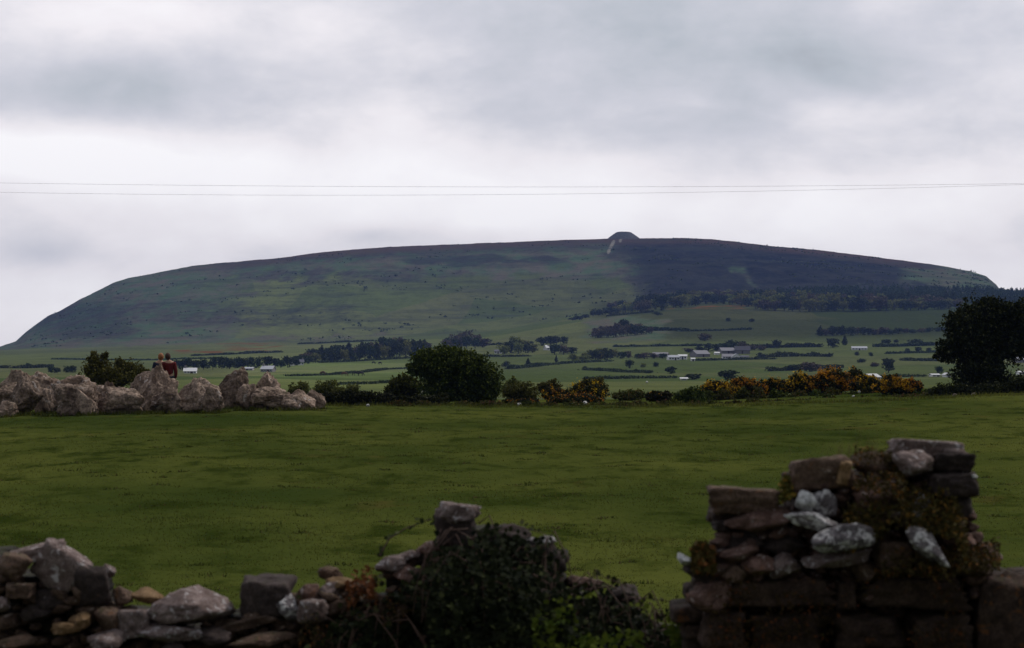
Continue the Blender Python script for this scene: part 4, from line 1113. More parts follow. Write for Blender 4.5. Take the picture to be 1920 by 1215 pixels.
def quad_mesh(name, k, mats, matfn, neck=.35, body=.30, legs=1.0):
    """grazing quadruped, length 1 before scaling, legs with joints"""
    J = [(0, 0, .62), (.30, 0, .63), (-.30, 0, .64), (.48, 0, .60), (.62, 0, .40), (.70, 0, .20), (.74, 0, .08), (-.42, 0, .60), (-.46, 0, .35)]
    E = [(0, 1), (0, 2), (1, 3), (3, 4), (4, 5), (5, 6), (2, 7), (7, 8)]
    Rr = [(.17, .20), (.155, .19), (.15, .18), .11, .075, .07, .04, .06, .015]
    for s_ in (-1, 1):
        b = len(J); J += [(.32, s_ * .10, .45), (.33, s_ * .10, .24), (.31, s_ * .10, .02)]; Rr += [.06, .035, .028]; E += [(1, b), (b, b + 1), (b + 1, b + 2)]
        b = len(J); J += [(-.30, s_ * .10, .44), (-.39, s_ * .10, .24), (-.35, s_ * .10, .02)]; Rr += [.075, .035, .028]; E += [(2, b), (b, b + 1), (b + 1, b + 2)]
    J = [(a * k, b * k, c_ * k) for a, b, c_ in J]; Rr = [tuple(x * k for x in r) if isinstance(r, tuple) else r * k for r in Rr]
    return skin(name, J, E, Rr, mats, 2, matfn)
M_wool = plain('wool', (0.62, 0.60, 0.55), 0.95, 0.15, 12); M_face = plain('dark_face', (0.05, 0.04, 0.035), 0.9)
M_cow = plain('cow_hide', (0.03, 0.024, 0.02), 0.9, 0.4); M_cow2 = plain('brown_cow_hide', (0.12, 0.06, 0.035), 0.9, 0.3)
ms = quad_mesh('sheep', 0.62, [M_wool, M_face], lambda c_: 1 if c_.x > .60 or c_.z < .25 else 0)
for px, row, rz, lab in ((755, 741, 2.2, 'white sheep behind the black hedge, left of three'), (776, 740, .3, 'white sheep behind the black hedge, middle of three'), (802, 741, 2.9, 'white sheep behind the black hedge, right of three')):
    p = P(px, row, 116); z = gz(p.x, p.y)
    o = link('sheep', ms, loc=(p.x, p.y, z)); o.rotation_euler = (0, 0, rz); tag(o, lab, 'sheep', 'sheep behind the hedge')
mcw = [quad_mesh('cow', 1.75, [M_cow], None), quad_mesh('cow', 1.75, [M_cow2], None)]
for i, (px, row, lab) in enumerate(((700, 683, 'dark cow grazing just below the wood, left of a pair'), (713, 684, 'dark cow grazing just below the wood, right of a pair'), (645, 706, 'brown cow low in the pale field, left of three'),
     (668, 705, 'dark cow low in the pale field, middle of three'), (676, 705, 'dark cow low in the pale field, right of three'), (606, 704, 'brown cow beside the thin hedge in the pale field'))):
    g = ground_hit(px, row); o = link('cow', mcw[1 if 'brown' in lab else 0], loc=g); o.rotation_euler = (0, 0, (.3, 2.8, .1, 3.3, .4, 2.9)[i]); o.scale = (1.15,) * 3
    tag(o, lab, 'cow', 'cattle in the pale field')
# pale stones on the bank
for i, (px, row, w, Y, lab) in enumerate(((974, 766, 9, 91.5, 'small white stone on the bank under the leftmost gorse'), (1097, 756, 10, 97, 'pale upright stone in the spreading low gorse'), (1213, 716, 4, 130, 'tiny white stone in the field beyond the gorse gap'),
      (690, 768, 7, 89, 'pale stone in the grass before the black hedge'), (1611, 735, 6, 97, 'pale stone in front of the narrow gorse'), (1600, 748, 5, 96, 'small pale stone low on the bank under the tall gorse'),
      (1825, 746, 9, 92, 'reddish grey stone under the ivy covered tree'), (1790, 744, 9, 92, 'mossy stone left under the ivy covered tree'))):
    c = P(px, row, Y); rock('stone', (c.x, c.y, max(c.z, gz(c.x, c.y) + .04)), w * M_(Y), w * M_(Y), w * .9 * M_(Y), 1000 + i, MR_white if 'white' in lab or 'pale' in lab else MR_pink, lab, 'stone', 'stones on the bank', sub=3)
for px, row, s_, Y in ((1148, 992, 0, 0),): pass

# ================================================================== FOREGROUND DRY-STONE WALLS
def stone(px0, px1, r0, r1, Y, seed, mat, label, tilt=0, kind='facet', depth=None, group=None, sub=4, rough=.075, **kw):
    cx, cyy = (px0 + px1) / 2, (r0 + r1) / 2; m = M_(Y)
    w, h = (px1 - px0) * m, (r1 - r0) * m
    if tilt:        # shrink so the tilted stone still fills its box
        t = abs(R(tilt)); ww = (w * math.cos(t) - h * math.sin(t)) / max(.25, math.cos(2 * t)) if abs(tilt) < 35 else w
        hh_ = (h * math.cos(t) - w * math.sin(t)) / max(.25, math.cos(2 * t)) if abs(tilt) < 35 else h
        w, h = max(ww, .35 * w), max(hh_, .35 * h)
    d = depth if depth else max(min(w, h * 2.2) * 1.1, 0.10)
    return rock('stone', P(cx, cyy, Y), w * 1.14, d, h * 1.16, seed, mat, label, 'stone', group, kind=kind, tilt=R(tilt), sub=sub, rough=rough, **kw)
def rubble_core(name, prof, Y, depth, seed, mat, label, cell, ground=-1.75, inset=0.05, rows_to=1290):
    """a wall body built of many stones below the top line prof [(px,row)...]; its stones are one mesh"""
    rs = np.random.RandomState(seed); parts = []
    m = M_(Y); xs_ = [p[0] for p in prof]; rr_ = [p[1] for p in prof]
    row = min(rr_)
    zt = []
    r = 1700
    while r > min(rr_):
        hcell = cell * rs.uniform(.55, .85)
        x = xs_[0] - rs.uniform(0, cell)
        while x < xs_[-1]:
            wc = cell * rs.uniform(.8, 1.8)
            lim = np.interp(x + wc / 2, xs_, rr_)
            if r - hcell * .8 > lim and xs_[0] - 5 < x + wc / 2 < xs_[-1] + 5:
                for side in (0, 1):
                    c = P(x + wc / 2, r - hcell / 2, Y)
                    sz = (wc * m * 1.02, depth * .55, hcell * m * 1.06)
                    p, f = rock_geo(*sz, seed + len(parts) * 3, 'box', 3, .06)
                    p = p + np.array([c.x, c.y + inset + (depth * .45 if side else 0) + rs.uniform(-.02, .03), c.z]); parts.append((p, f))
            x += wc
        r -= hcell
    v, f = merge(parts)
    root = P((xs_[0] + xs_[-1]) / 2, 1700, Y); v = v - np.array(root[:])
    o = link(name, mesh_np(name, v, f, [mat], True), loc=root)
    return tag(o, label, 'wall')
YL = 8.6
rubble_core('dry_stone_wall', [(-420, 1000), (-100, 1020), (0, 1050), (110, 1060), (205, 1085), (235, 1125), (290, 1140), (420, 1165), (455, 1150), (560, 1125), (640, 1105), (740, 1090), (830, 1010), (900, 1000), (1030, 1040), (1060, 1110), (1180, 1150), (1270, 1190), (1330, 1190)],
            YL + .08, .5, 2000, MR_soil, 'tumbled dry stone wall across the bottom left, its body dark between the stones', 52)
LG = 'loose stones on the tumbled wall'
for i, a in enumerate([
 ((8, 118, 1012, 1066), 0.00, MR_pink, 'flat slab tilted on top of the left end of the tumbled wall', 14, 'slab'),
 ((-6, 58, 1036, 1090), -.10, MR_brown, 'brown round stone under the tilted slab at the photo edge', -8, 'facet'),
 ((72, 148, 1022, 1108), .02, MR_pink, 'whitish grey stone leaning steeply right of the tilted slab', 52, 'slab'),
 ((127, 216, 1056, 1150), -.02, MR_dark, 'big dark boulder in the tumbled wall', -15, 'facet'),
 ((182, 216, 1058, 1084), .14, MR_pink, 'pale stone tip behind the big dark boulder', 0, 'facet'),
 ((206, 252, 1098, 1142), .02, MR_brown, 'grey brown stone right of the big dark boulder', -20, 'facet'),
 ((243, 303, 1103, 1133), .00, MR_ochre, 'tan loaf shaped stone, the yellowest on the wall', -4, 'facet'),
 ((284, 431, 1100, 1172), -.02, MR_pink, 'large flat grey slab, widest stone of the tumbled wall', 3, 'facet'),
 ((459, 548, 1083, 1152), .03, MR_dark, 'squarish dark stone with a flat face standing up alone', 0, 'box'),
 ((408, 522, 1148, 1192), -.06, MR_brown, 'curved ridge stone under the squarish dark one', 14, 'slab'),
 ((518, 566, 1114, 1168), -.05, MR_lich, 'knobbly whitish stone right of the squarish dark one', 25, 'facet'),
 ((246, 386, 1166, 1212), -.12, MR_pink, 'pointed tan grey stone below the large flat slab', -6, 'facet'),
 ((176, 236, 1142, 1186), -.08, MR_brown, 'rusty brown stone below the big dark boulder', 0, 'facet'),
 ((221, 284, 1144, 1192), -.07, MR_pink, 'grey block left below the large flat slab', 0, 'box'),
 ((98, 152, 1166, 1192), -.13, MR_ochre, 'small orange ochre stone low on the left', -6, 'facet'),
 ((128, 166, 1150, 1178), -.10, MR_ochre, 'small olive yellow stone above the orange ochre one', 0, 'facet'),
 ((166, 236, 1180, 1222), -.14, MR_pink, 'grey stone with a light top at the bottom edge', 8, 'facet'),
 ((-8, 66, 1188, 1222), -.14, MR_brown, 'brown stone in the bottom left corner', 10, 'facet'),
 ((14, 62, 1094, 1120), -.10, MR_brown, 'small brown stone wedged below the tilted slab', 0, 'box'),
 ((-10, 16, 1120, 1146), -.12, MR_pink, 'pinkish stone at the left photo edge', 0, 'facet'),
 ((60, 128, 1104, 1150), -.02, MR_dark, 'dark stone in the hollow left of the big dark boulder', 0, 'facet'),
 ((40, 100, 1130, 1170), -.06, MR_dark, 'dark low stone above the bottom left corner', 8, 'facet'),
 ((366, 432, 1178, 1212), -.10, MR_dark, 'dark stone right of the pointed tan grey one', 0, 'facet'),
 ((430, 552, 1182, 1226), -.12, MR_brown, 'long brown stone at the bottom edge under the curved ridge', 6, 'facet'),
 ((300, 350, 1206, 1240), -.16, MR_dark, 'dark stone cut by the bottom edge below the pointed one', 0, 'facet'),
 ((560, 600, 1096, 1128), -.02, MR_redd, 'small reddish stone where the brambles begin', 0, 'facet'),
 ((596, 640, 1090, 1126), .00, MR_pink, 'small pinkish stone left of the dead bracken', 10, 'facet'),
 ((560, 612, 1126, 1166), -.10, MR_pink, 'pale crumbly stone under the reddish one', 0, 'facet'),
 ((610, 664, 1080, 1112), .02, MR_ochre, 'yellowish stone behind the dead bracken', -8, 'facet'),
 ((598, 640, 1062, 1092), .10, MR_brown, 'grassy brown stone just behind the wall', 0, 'facet'),
 ((704, 762, 1040, 1074), .00, MR_pink, 'pinkish grey stone on the left flank of the bramble mound', 8, 'facet'),
 ((745, 790, 1028, 1062), .03, MR_pink, 'second pinkish stone higher on the bramble mound', 20, 'facet'),
 ((782, 822, 1016, 1046), .05, MR_redd, 'small reddish stone below the capping stone', 0, 'facet'),
 ((740, 800, 1060, 1092), -.02, MR_redd, 'reddish stone half hidden in brambles', 0, 'facet'),
 ((818, 898, 942, 986), .00, MR_pink, 'pale capping stone on top of the bramble mound', -4, 'facet'),
 ((820, 892, 970, 1026), .02, MR_dark, 'black shaded stone under the pale capping stone', 0, 'box'),
 ((986, 1014, 1008, 1026), .00, MR_lich, 'small pale stone at the right brow of the mound, left of two', 0, 'facet'),
 ((1012, 1042, 1006, 1022), .01, MR_lich, 'small pale stone at the right brow of the mound, right of two', 0, 'facet'),
 ((1002, 1056, 1018, 1080), .02, MR_dark, 'dark stone under the two small pale ones', 0, 'facet'),
 ((998, 1036, 1103, 1138), -.17, MR_pink, 'pale stone showing alone through the brambles', 10, 'facet'),
 ((880, 990, 985, 1040), .06, MR_dark, 'dark stone behind the ivy at the top of the mound', 0, 'facet'),
 ((1060, 1130, 1076, 1112), .04, MR_redd, 'reddish stone on the right flank of the bramble mound', -12, 'facet'),
 ((1130, 1200, 1098, 1150), .04, MR_dark, 'dark stone on the right flank of the mound', 0, 'facet')]):
    (x0, x1, r0, r1), dy, mat, lab, tl, kd = a
    stone(x0, x1, r0, r1, YL + dy, 2100 + i * 3, mat, lab, tl, kd, group=LG)

# ---- right: ruined built wall
YR = 7.9
rubble_core('stone_wall', [(1285, 1100), (1310, 1060), (1350, 1000), (1360, 945), (1470, 935), (1500, 885), (1600, 870), (1690, 845), (1800, 850), (1812, 960), (1850, 1040), (1880, 1080), (2400, 1085)],
            YR + .10, .42, 5000, MR_mas, 'ruined built stone wall rising at the bottom right', 44)
RG = 'loose stones on the ruined wall'
# coursed facing blocks are parts of their wall
wallR = [o for o in col.objects if o.name.startswith('stone_wall')][0]
for i, (x0, x1, r0, r1) in enumerate([(1345, 1560, 1084, 1136), (1600, 1815, 1082, 1140), (1312, 1400, 1142, 1215), (1404, 1545, 1146, 1222), (1562, 1700, 1150, 1222), (1706, 1812, 1148, 1222),
                                      (1822, 1960, 1078, 1226), (1966, 2120, 1080, 1160), (1966, 2120, 1164, 1240), (1330, 1480, 1226, 1300), (1486, 1660, 1226, 1300), (1666, 1816, 1226, 1300), (1560, 1598, 1090, 1138)]):
    m = M_(YR - .02); w, h = (x1 - x0) * m, (r1 - r0) * m
    p, f = rock_geo(w * 1.10, .22, h * 1.13, 5200 + i * 7, 'box', 4, .10)
    c = P((x0 + x1) / 2, (r0 + r1) / 2, YR) - wallR.location
    link('facing_block', mesh_np('facing_block', p + np.array(c[:]), f, [MR_mas], True), wallR)
for i, a in enumerate([
 ((1267, 1299, 1037, 1064), -.05, MR_white, 'bright white stone tip sticking out on the left of the ruined wall', -28, 'facet'),
 ((1280, 1350, 1056, 1096), -.02, MR_dark, 'dark stone under the bright white tip', -6, 'facet'),
 ((1290, 1370, 1092, 1150), -.06, MR_redd, 'reddish stone at the lower left shoulder of the ruined wall', 0, 'facet'),
 ((1331, 1453, 914, 964), .00, MR_brown, 'long box shaped stone with a white upper rim, left end of the upper course', -2, 'box'),
 ((1362, 1486, 950, 1002), -.05, MR_redd, 'reddish slab with white patches under the long box shaped one', 8, 'facet'),
 ((1335, 1364, 976, 994), .02, MR_dark, 'small dark chip at the left side below the reddish slab', 0, 'box'),
 ((1345, 1440, 990, 1030), .03, MR_dark, 'dark stone in the hollow below the reddish slab', 0, 'facet'),
 ((1480, 1602, 853, 920), .02, MR_brown, 'dark brown block with a tan tilted top on the upper wall', 5, 'box'),
 ((1565, 1600, 862, 910), -.07, MR_ochre, 'small tan faced stone on the right end of the dark brown block', -12, 'slab'),
 ((1488, 1532, 917, 962), -.10, MR_white, 'bright white crusted stone in the middle of the ruined wall', 14, 'facet'),
 ((1520, 1566, 920, 966), -.07, MR_lich, 'olive and white stone right of the bright white crusted one', 0, 'facet'),
 ((1472, 1582, 946, 1008), -.12, MR_lich, 'lilac grey lichened stone below the bright white crusted one', -18, 'facet'),
 ((1522, 1638, 980, 1036), -.17, MR_lich, 'mottled white and grey stone, centre of the ruined wall', 4, 'facet'),
 ((1508, 1632, 1026, 1070), -.13, MR_pink, 'dull grey stone under the mottled white one', 8, 'facet'),
 ((1644, 1706, 1018, 1068), -.10, MR_brown, 'small square stone with a light top left of the diagonal one', 0, 'box'),
 ((1690, 1782, 988, 1056), -.18, MR_lich, 'long stone lying diagonally with white ends', -50, 'slab'),
 ((1704, 1748, 926, 966), -.06, MR_lich, 'small mossy grey stone above the diagonal one', 0, 'facet'),
 ((1664, 1706, 954, 982), -.06, MR_pink, 'small pale stone left of the mossy grey one', -15, 'facet'),
 ((1672, 1806, 822, 862), .04, MR_pink, 'pinkish top slab, highest stone of the ruined wall', -4, 'slab'),
 ((1750, 1822, 850, 886), -.02, MR_dark, 'dark square ended slab at the upper right corner', -2, 'box'),
 ((1678, 1756, 846, 892), -.06, MR_pink, 'grey rounded stone under the pinkish top slab', 0, 'facet'),
 ((1734, 1832, 886, 930), -.02, MR_dark, 'dark slab jutting out on the right with a white tip', 0, 'box'),
 ((1801, 1832, 884, 898), -.06, MR_white, 'white flake on the end of the jutting dark slab', -8, 'facet'),
 ((1770, 1822, 925, 975), .02, MR_dark, 'black shaded stone under the jutting dark slab', 0, 'facet'),
 ((1600, 1680, 850, 905), .06, MR_brown, 'moss covered brown stone between block and top slab', 0, 'facet'),
 ((1600, 1700, 900, 960), .00, MR_redd, 'brown mossy stone under the moss covered one', 0, 'facet'),
 ((1764, 1830, 990, 1040), .00, MR_redd, 'reddish brown stone right of the diagonal one', -14, 'facet'),
 ((1816, 1880, 1012, 1060), .02, MR_redd, 'rounded brown stone on the right slope of the wall', -20, 'facet'),
 ((1780, 1860, 1040, 1082), -.06, MR_brown, 'brown stone resting on the lower right wall', 0, 'facet'),
 ((1350, 1420, 1022, 1060), -.08, MR_redd, 'reddish pink stone in the left rubble, upper one', 6, 'facet'),
 ((1392, 1450, 1042, 1080), -.10, MR_redd, 'small rusty stone in the left rubble', 0, 'facet'),
 ((1440, 1502, 1034, 1084), -.10, MR_pink, 'pinkish stone at the right of the left rubble', 10, 'facet'),
 ((1352, 1400, 1058, 1090), -.07, MR_brown, 'small brown stone low in the left rubble', 0, 'facet'),
 ((1430, 1500, 1000, 1040), -.02, MR_dark, 'dark stone in the hollow left of the mottled white one', 0, 'facet'),
 ((1600, 1650, 1056, 1090), -.08, MR_brown, 'brown stone on the ledge under the dull grey one', 0, 'facet')]):
    (x0, x1, r0, r1), dy, mat, lab, tl, kd = a
    if tl == -50:
        m = M_(YR + dy); c = P(1738, 1026, YR + dy)
        rock('stone', c, 108 * m, .13, 44 * m, 5601, mat, lab, 'stone', RG, kind='facet', tilt=R(-50), sub=4, rough=.07); continue
    stone(x0, x1, r0, r1, YR + dy, 5500 + i * 3, mat, lab, tl, kd, group=RG)

# ---- foreground growth
def scatter_on(prof, Y, n, rs, below=(0, 120), thick=.35, bulge=.12):
    xs_ = [p[0] for p in prof]; rr_ = [p[1] for p in prof]
    px = rs.uniform(xs_[0], xs_[-1], n); top = np.interp(px, xs_, rr_)
    d = rs.uniform(0, 1, n) ** .8; rw = top + below[0] + d * (below[1] - below[0]) + rs.normal(size=n) * 4
    y = Y + rs.uniform(-1, 1, n) * thick * .5 - bulge * np.sin(np.clip(d, 0, 1) * 1.6)
    b = (607.5 - rw) / F; s_ = y / (cT - b * sT)
    return np.stack([(px - 960) / F * s_, y, EYE + s_ * (sT + b * cT)], 1)
def ivy_leaf_mesh(pts, size, rs):
    """five pointed leaves facing roughly outwards"""
    n = len(pts); out = []
    nrm = np.stack([rs.normal(size=n) * .5, -np.abs(rs.normal(size=n)) - .4, np.abs(rs.normal(size=n)) * .8 + .25], 1); nrm /= np.linalg.norm(nrm, axis=1)[:, None]
    a = rs.normal(size=(n, 3)); a -= nrm * np.sum(a * nrm, 1)[:, None]; a /= np.linalg.norm(a, axis=1)[:, None]; b = np.cross(nrm, a)
    sz = size * rs.uniform(.6, 1.3, n)
    shp = [(0, 1.0, 0), (.42, .42, .1), (.62, -.05, 0), (.28, -.5, .1), (-.28, -.5, .1), (-.62, -.05, 0), (-.42, .42, .1)]
    V = np.stack([pts + (a * x + b * y + nrm * z * .5) * sz[:, None] for x, y, z in shp], 1).reshape(-1, 3)
    base = (np.arange(n) * 7)[:, None]
    f1 = base + np.array([[0, 1, 6, 6]]);
    quads = np.concatenate([base + np.array([[1, 2, 5, 6]]), base + np.array([[2, 3, 4, 5]])])
    tri = base + np.array([[0, 1, 6]])
    return V, quads, tri
def ivy_obj(name, pts, size, rs, mat, parent, loc):
    V, q, t = ivy_leaf_mesh(pts - np.array(loc[:]), size, rs)
    me = bpy.data.meshes.new(name)
    nq, nt_ = len(q), len(t)
    me.vertices.add(len(V)); me.vertices.foreach_set('co', V.astype(np.float32).ravel())
    lp = np.concatenate([q.ravel(), t.ravel()]).astype(np.int32)
    me.loops.add(len(lp)); me.loops.foreach_set('vertex_index', lp)
    me.polygons.add(nq + nt_)
    me.polygons.foreach_set('loop_start', np.concatenate([np.arange(nq) * 4, nq * 4 + np.arange(nt_) * 3]).astype(np.int32))
    me.polygons.foreach_set('loop_total', np.concatenate([np.full(nq, 4), np.full(nt_, 3)]).astype(np.int32))
    me.materials.append(mat); me.update(calc_edges=True)
    return link(name, me, parent, (0, 0, 0) if parent else loc)
# small rubble packed between the loose stones belongs to the wall
rs = np.random.RandomState(17); parts = []
for q in range(330):
    px = rs.uniform(1320, 1850); top = np.interp(px, [1320, 1350, 1470, 1500, 1600, 1690, 1800, 1850], [1050, 970, 965, 905, 890, 870, 880, 1050])
    r_ = rs.uniform(top + 12, 1130); sz = rs.uniform(14, 34); m = M_(YR)
    p, f = rock_geo(sz * m * rs.uniform(1, 1.7), .07, sz * m * .8, 7000 + q, 'facet', 3, .10, tilt=rs.uniform(-.5, .5))
    c = P(px, r_, YR + rs.uniform(-.06, .05)) - wallR.location
    parts.append((p + np.array(c[:]), f))
v, f = merge(parts); link('rubble', mesh_np('rubble', v, f, [MR_redd], True), wallR)
wallL = [o for o in col.objects if o.name.startswith('dry_stone_wall')][0]; parts = []
for q in range(300):
    px = rs.uniform(-60, 900); top = np.interp(px, [-60, 0, 110, 205, 250, 420, 470, 560, 700, 830, 900], [1050, 1060, 1070, 1110, 1140, 1160, 1150, 1115, 1070, 1020, 1000])
    r_ = rs.uniform(top + 8, 1240); sz = rs.uniform(16, 40); m = M_(YL)
    p, f = rock_geo(sz * m * rs.uniform(1, 1.7), .09, sz * m * .8, 8000 + q, 'facet', 3, .10, tilt=rs.uniform(-.5, .5))
    c = P(px, r_, YL + rs.uniform(-.04, .06)) - wallL.location
    parts.append((p + np.array(c[:]), f))
v, f = merge(parts); link('rubble', mesh_np('rubble', v, f, [MR_brown], True), wallL)
rs = np.random.RandomState(31)
ML_bram = leaf_mat('bramble_leaf', (0.004, 0.008, 0.003), (0.017, 0.024, 0.007), (0.060, 0.075, 0.028), 0.1, 0.06)
prof = [(560, 1185), (640, 1165), (700, 1130), (760, 1100), (800, 1062), (818, 1000), (850, 982), (905, 988), (985, 1010), (1040, 1028), (1058, 1082), (1090, 1100), (1130, 1090), (1165, 1108), (1190, 1124), (1215, 1150), (1300, 1145), (1330, 1190)]
root = P(960, 1600, YL)
e = empty('bramble_bush', root); tag(e, 'dark bramble and ivy mound smothering the middle of the tumbled wall', 'bramble')
pts = scatter_on(prof, YL - .06, 21000, rs, (2, 290), .42, .18)
nn = np.array([noise.noise(Vector(p) * 4.0) for p in pts]); nb = np.array([noise.noise(Vector(p) * 5.0 + Vector((9, 2, 4))) + .5 * noise.noise(Vector(p) * 12.0) for p in pts]); pts[:, 1] -= nb * .16; pts[:, 2] += nb * .05; rowp = 607.5 - F * np.tan(np.arctan2(pts[:, 2] - EYE, pts[:, 1]) - TH); colp = pts[:, 0] / pts[:, 1] * F + 960; dtop = rowp - np.interp(colp, [p[0] for p in prof], [p[1] for p in prof])
pts = pts[(nb > -.34) & (nb > .16 - dtop * .0045 - .0016 * np.clip(900 - np.abs(colp - 930) * 3, 0, 200) * .5)]
ivy_obj('foliage', pts, .016, rs, ML_bram, e, root)
pts = scatter_on([(1000, 1120), (1100, 1100), (1200, 1120), (1320, 1160)], YL - .42, 1500, rs, (10, 130), .14, .05)
nn = np.array([noise.noise(Vector(p) * 7.0 + Vector((5, 5, 5))) for p in pts]); pts = pts[nn > .02]
ivy_obj('young_leaves', pts, .016, rs, ML_bright, e, root)
M_cane = plain('bramble_cane', (0.085, 0.050, 0.038), 0.7)
def cane(pts, Y, r, leafn, seed):
    rs_ = np.random.RandomState(seed); P_ = [P(a, b, Y + d) for a, b, d in pts]
    v, f = tube([p - root for p in P_], np.linspace(r, r * .4, len(P_)), 6)
    s_ = link('stem', mesh_np('stem', v, f, [M_cane], True), e)
    q = []
    for a, b in zip(P_[:-1], P_[1:]):
        for k in range(leafn): q.append(a.lerp(b, rs_.uniform()) + Vector(rs_.normal(size=3) * .010))
    if leafn: 
        V, qd, t = ivy_leaf_mesh(np.array([x[:] for x in q]) - np.array(root[:]), .016, rs_)
        link('leaf', mesh_np('leaf', V, qd, [ML_ivy]), s_)
cane([(712, 1042, -.05), (730, 1010, -.03), (762, 990, 0), (800, 976, .02), (822, 972, .03)], YL, .0035, 5, 1)
cane([(960, 1066, -.2), (990, 1072, -.24), (1030, 1095, -.28), (1074, 1132, -.28)], YL, .0045, 0, 2)
cane([(560, 1128, -.1), (600, 1150, -.16), (650, 1180, -.2)], YL, .003, 4, 3)
ML_mossb = leaf_mat('brown_moss', (0.030, 0.024, 0.008), (0.085, 0.060, 0.020), (0.17, 0.075, 0.02), 0.15, 0.15)
for k, c_ in enumerate([[(900, 1010, -.1), (960, 985, -.16), (1020, 1000, -.2), (1064, 1050, -.22)], [(1060, 1110, -.3), (1120, 1078, -.36), (1180, 1100, -.38), (1214, 1150, -.38)], [(760, 1100, -.2), (800, 1050, -.24), (850, 1040, -.26), (892, 1080, -.3)],
                         [(1150, 1160, -.36), (1210, 1120, -.4), (1268, 1130, -.4), (1292, 1170, -.4)], [(860, 1120, -.3), (930, 1090, -.34), (1000, 1120, -.36)], [(640, 1150, -.15), (680, 1096, -.16), (720, 1090, -.16)]]):
    cane(c_, YL, .0026, 7, 20 + k)
# the bare tangle of old stems under the leaves
rst = np.random.RandomState(44); tp = []
for q in range(70):
    px = rst.uniform(640, 1260); top = np.interp(px, [p_[0] for p_ in prof], [p_[1] for p_ in prof]) + rst.uniform(-8, 70)
    a_ = P(px, top, YL - rst.uniform(.05, .3)) - root; dx = float(np.clip(rst.normal() * .11, -.16, .16)); up_ = rst.uniform(-.02, .07)
    tp.append(tube([a_, a_ + Vector((dx * .5, -.03, up_)), a_ + Vector((dx, -.07, up_ - .10)), a_ + Vector((dx * 1.3, -.08, up_ - .26))], [.0032, .003, .0024, .0012], 5))
v, f = merge(tp); link('stem_tangle', mesh_np('stem_tangle', v, f, [M_cane], True), e)
# stuff: bracken, moss, grass on the walls
def stuff(name, prof, Y, n, size, mat, below, thick, label, cat, seed, thr=-.9, fr=5.0, bulge=.1, flat=0):
    r_ = np.random.RandomState(seed); p = scatter_on(prof, Y, n, r_, below, thick, bulge)
    nn = np.array([noise.noise(Vector(q) * fr + Vector((seed, 0, 0))) for q in p]); p = p[nn > thr]
    v, f = leaves(p, size, r_, flat, 2.2)
    c = p.mean(0)
    tag(link(name, mesh_np(name, v - c, f, [mat]), loc=c), label, cat, kind='stuff')
stuff('bracken', [(650, 1088), (672, 1070), (690, 1062), (706, 1074)], YL - .06, 260, .013, ML_rust, (0, 55), .15, 'rusty dead bracken left of the bramble mound', 'bracken', 5, -.1)
stuff('moss', [(1600, 838), (1680, 850), (1700, 900)], YR - .02, 2200, .008, ML_mossb, (0, 80), .24, 'brown green moss and grass between the upper blocks', 'moss', 6, -.1)
stuff('moss', [(1580, 950), (1640, 925), (1700, 905), (1790, 920), (1815, 980)], YR - .05, 5200, .008, ML_mossb, (0, 90), .16, 'orange brown moss over the heart of the ruined wall', 'moss', 7, -.12)
stuff('moss', [(1640, 1060), (1700, 1050), (1780, 1060), (1875, 1040)], YR - .07, 2400, .008, ML_mossb, (-30, 26), .16, 'mossy ledge on the lower right of the ruined wall', 'moss', 8, 0)
stuff('grass_tuft', [(1298, 1024), (1320, 1018), (1340, 1030)], YR - .03, 700, .014, ML_moss, (0, 46), .12, 'yellow orange tuft beside the bright white stone tip', 'grass tuft', 9)
stuff('moss', [(560, 1125), (640, 1110), (800, 1070)], YL - .08, 1600, .006, ML_mossb, (0, 90), .2, 'mixed moss and dead leaves on the wall left of the brambles', 'moss', 10, .02)
stuff('grass_tuft', [(1462, 900), (1490, 890)], YR + .03, 220, .012, ML_moss, (0, 40), .1, 'small orange grass tuft left of the dark brown block', 'grass tuft', 12)
stuff('moss', [(1330, 1070), (1500, 1080), (1700, 1080), (1810, 1090)], YR - .13, 2600, .007, ML_mossb, (0, 140), .05, 'thin brown moss over the lower courses of the ruined wall', 'moss', 14, .16, 6.0, .0)
def blades(P0, h, w, rs_, lean=.35):
    n = len(P0); a = rs_.uniform(0, 6.28, n); d = np.stack([np.cos(a), np.sin(a), np.zeros(n)], 1)
    l = rs_.normal(size=(n, 3)) * lean; l[:, 2] = 1; l /= np.linalg.norm(l, axis=1)[:, None]
    w = np.asarray(w)[:, None] * .5; h = np.asarray(h)[:, None]
    v = np.stack([P0 - d * w, P0 + d * w, P0 + l * h], 1).reshape(-1, 3)
    return v, np.arange(3 * n).reshape(n, 3)
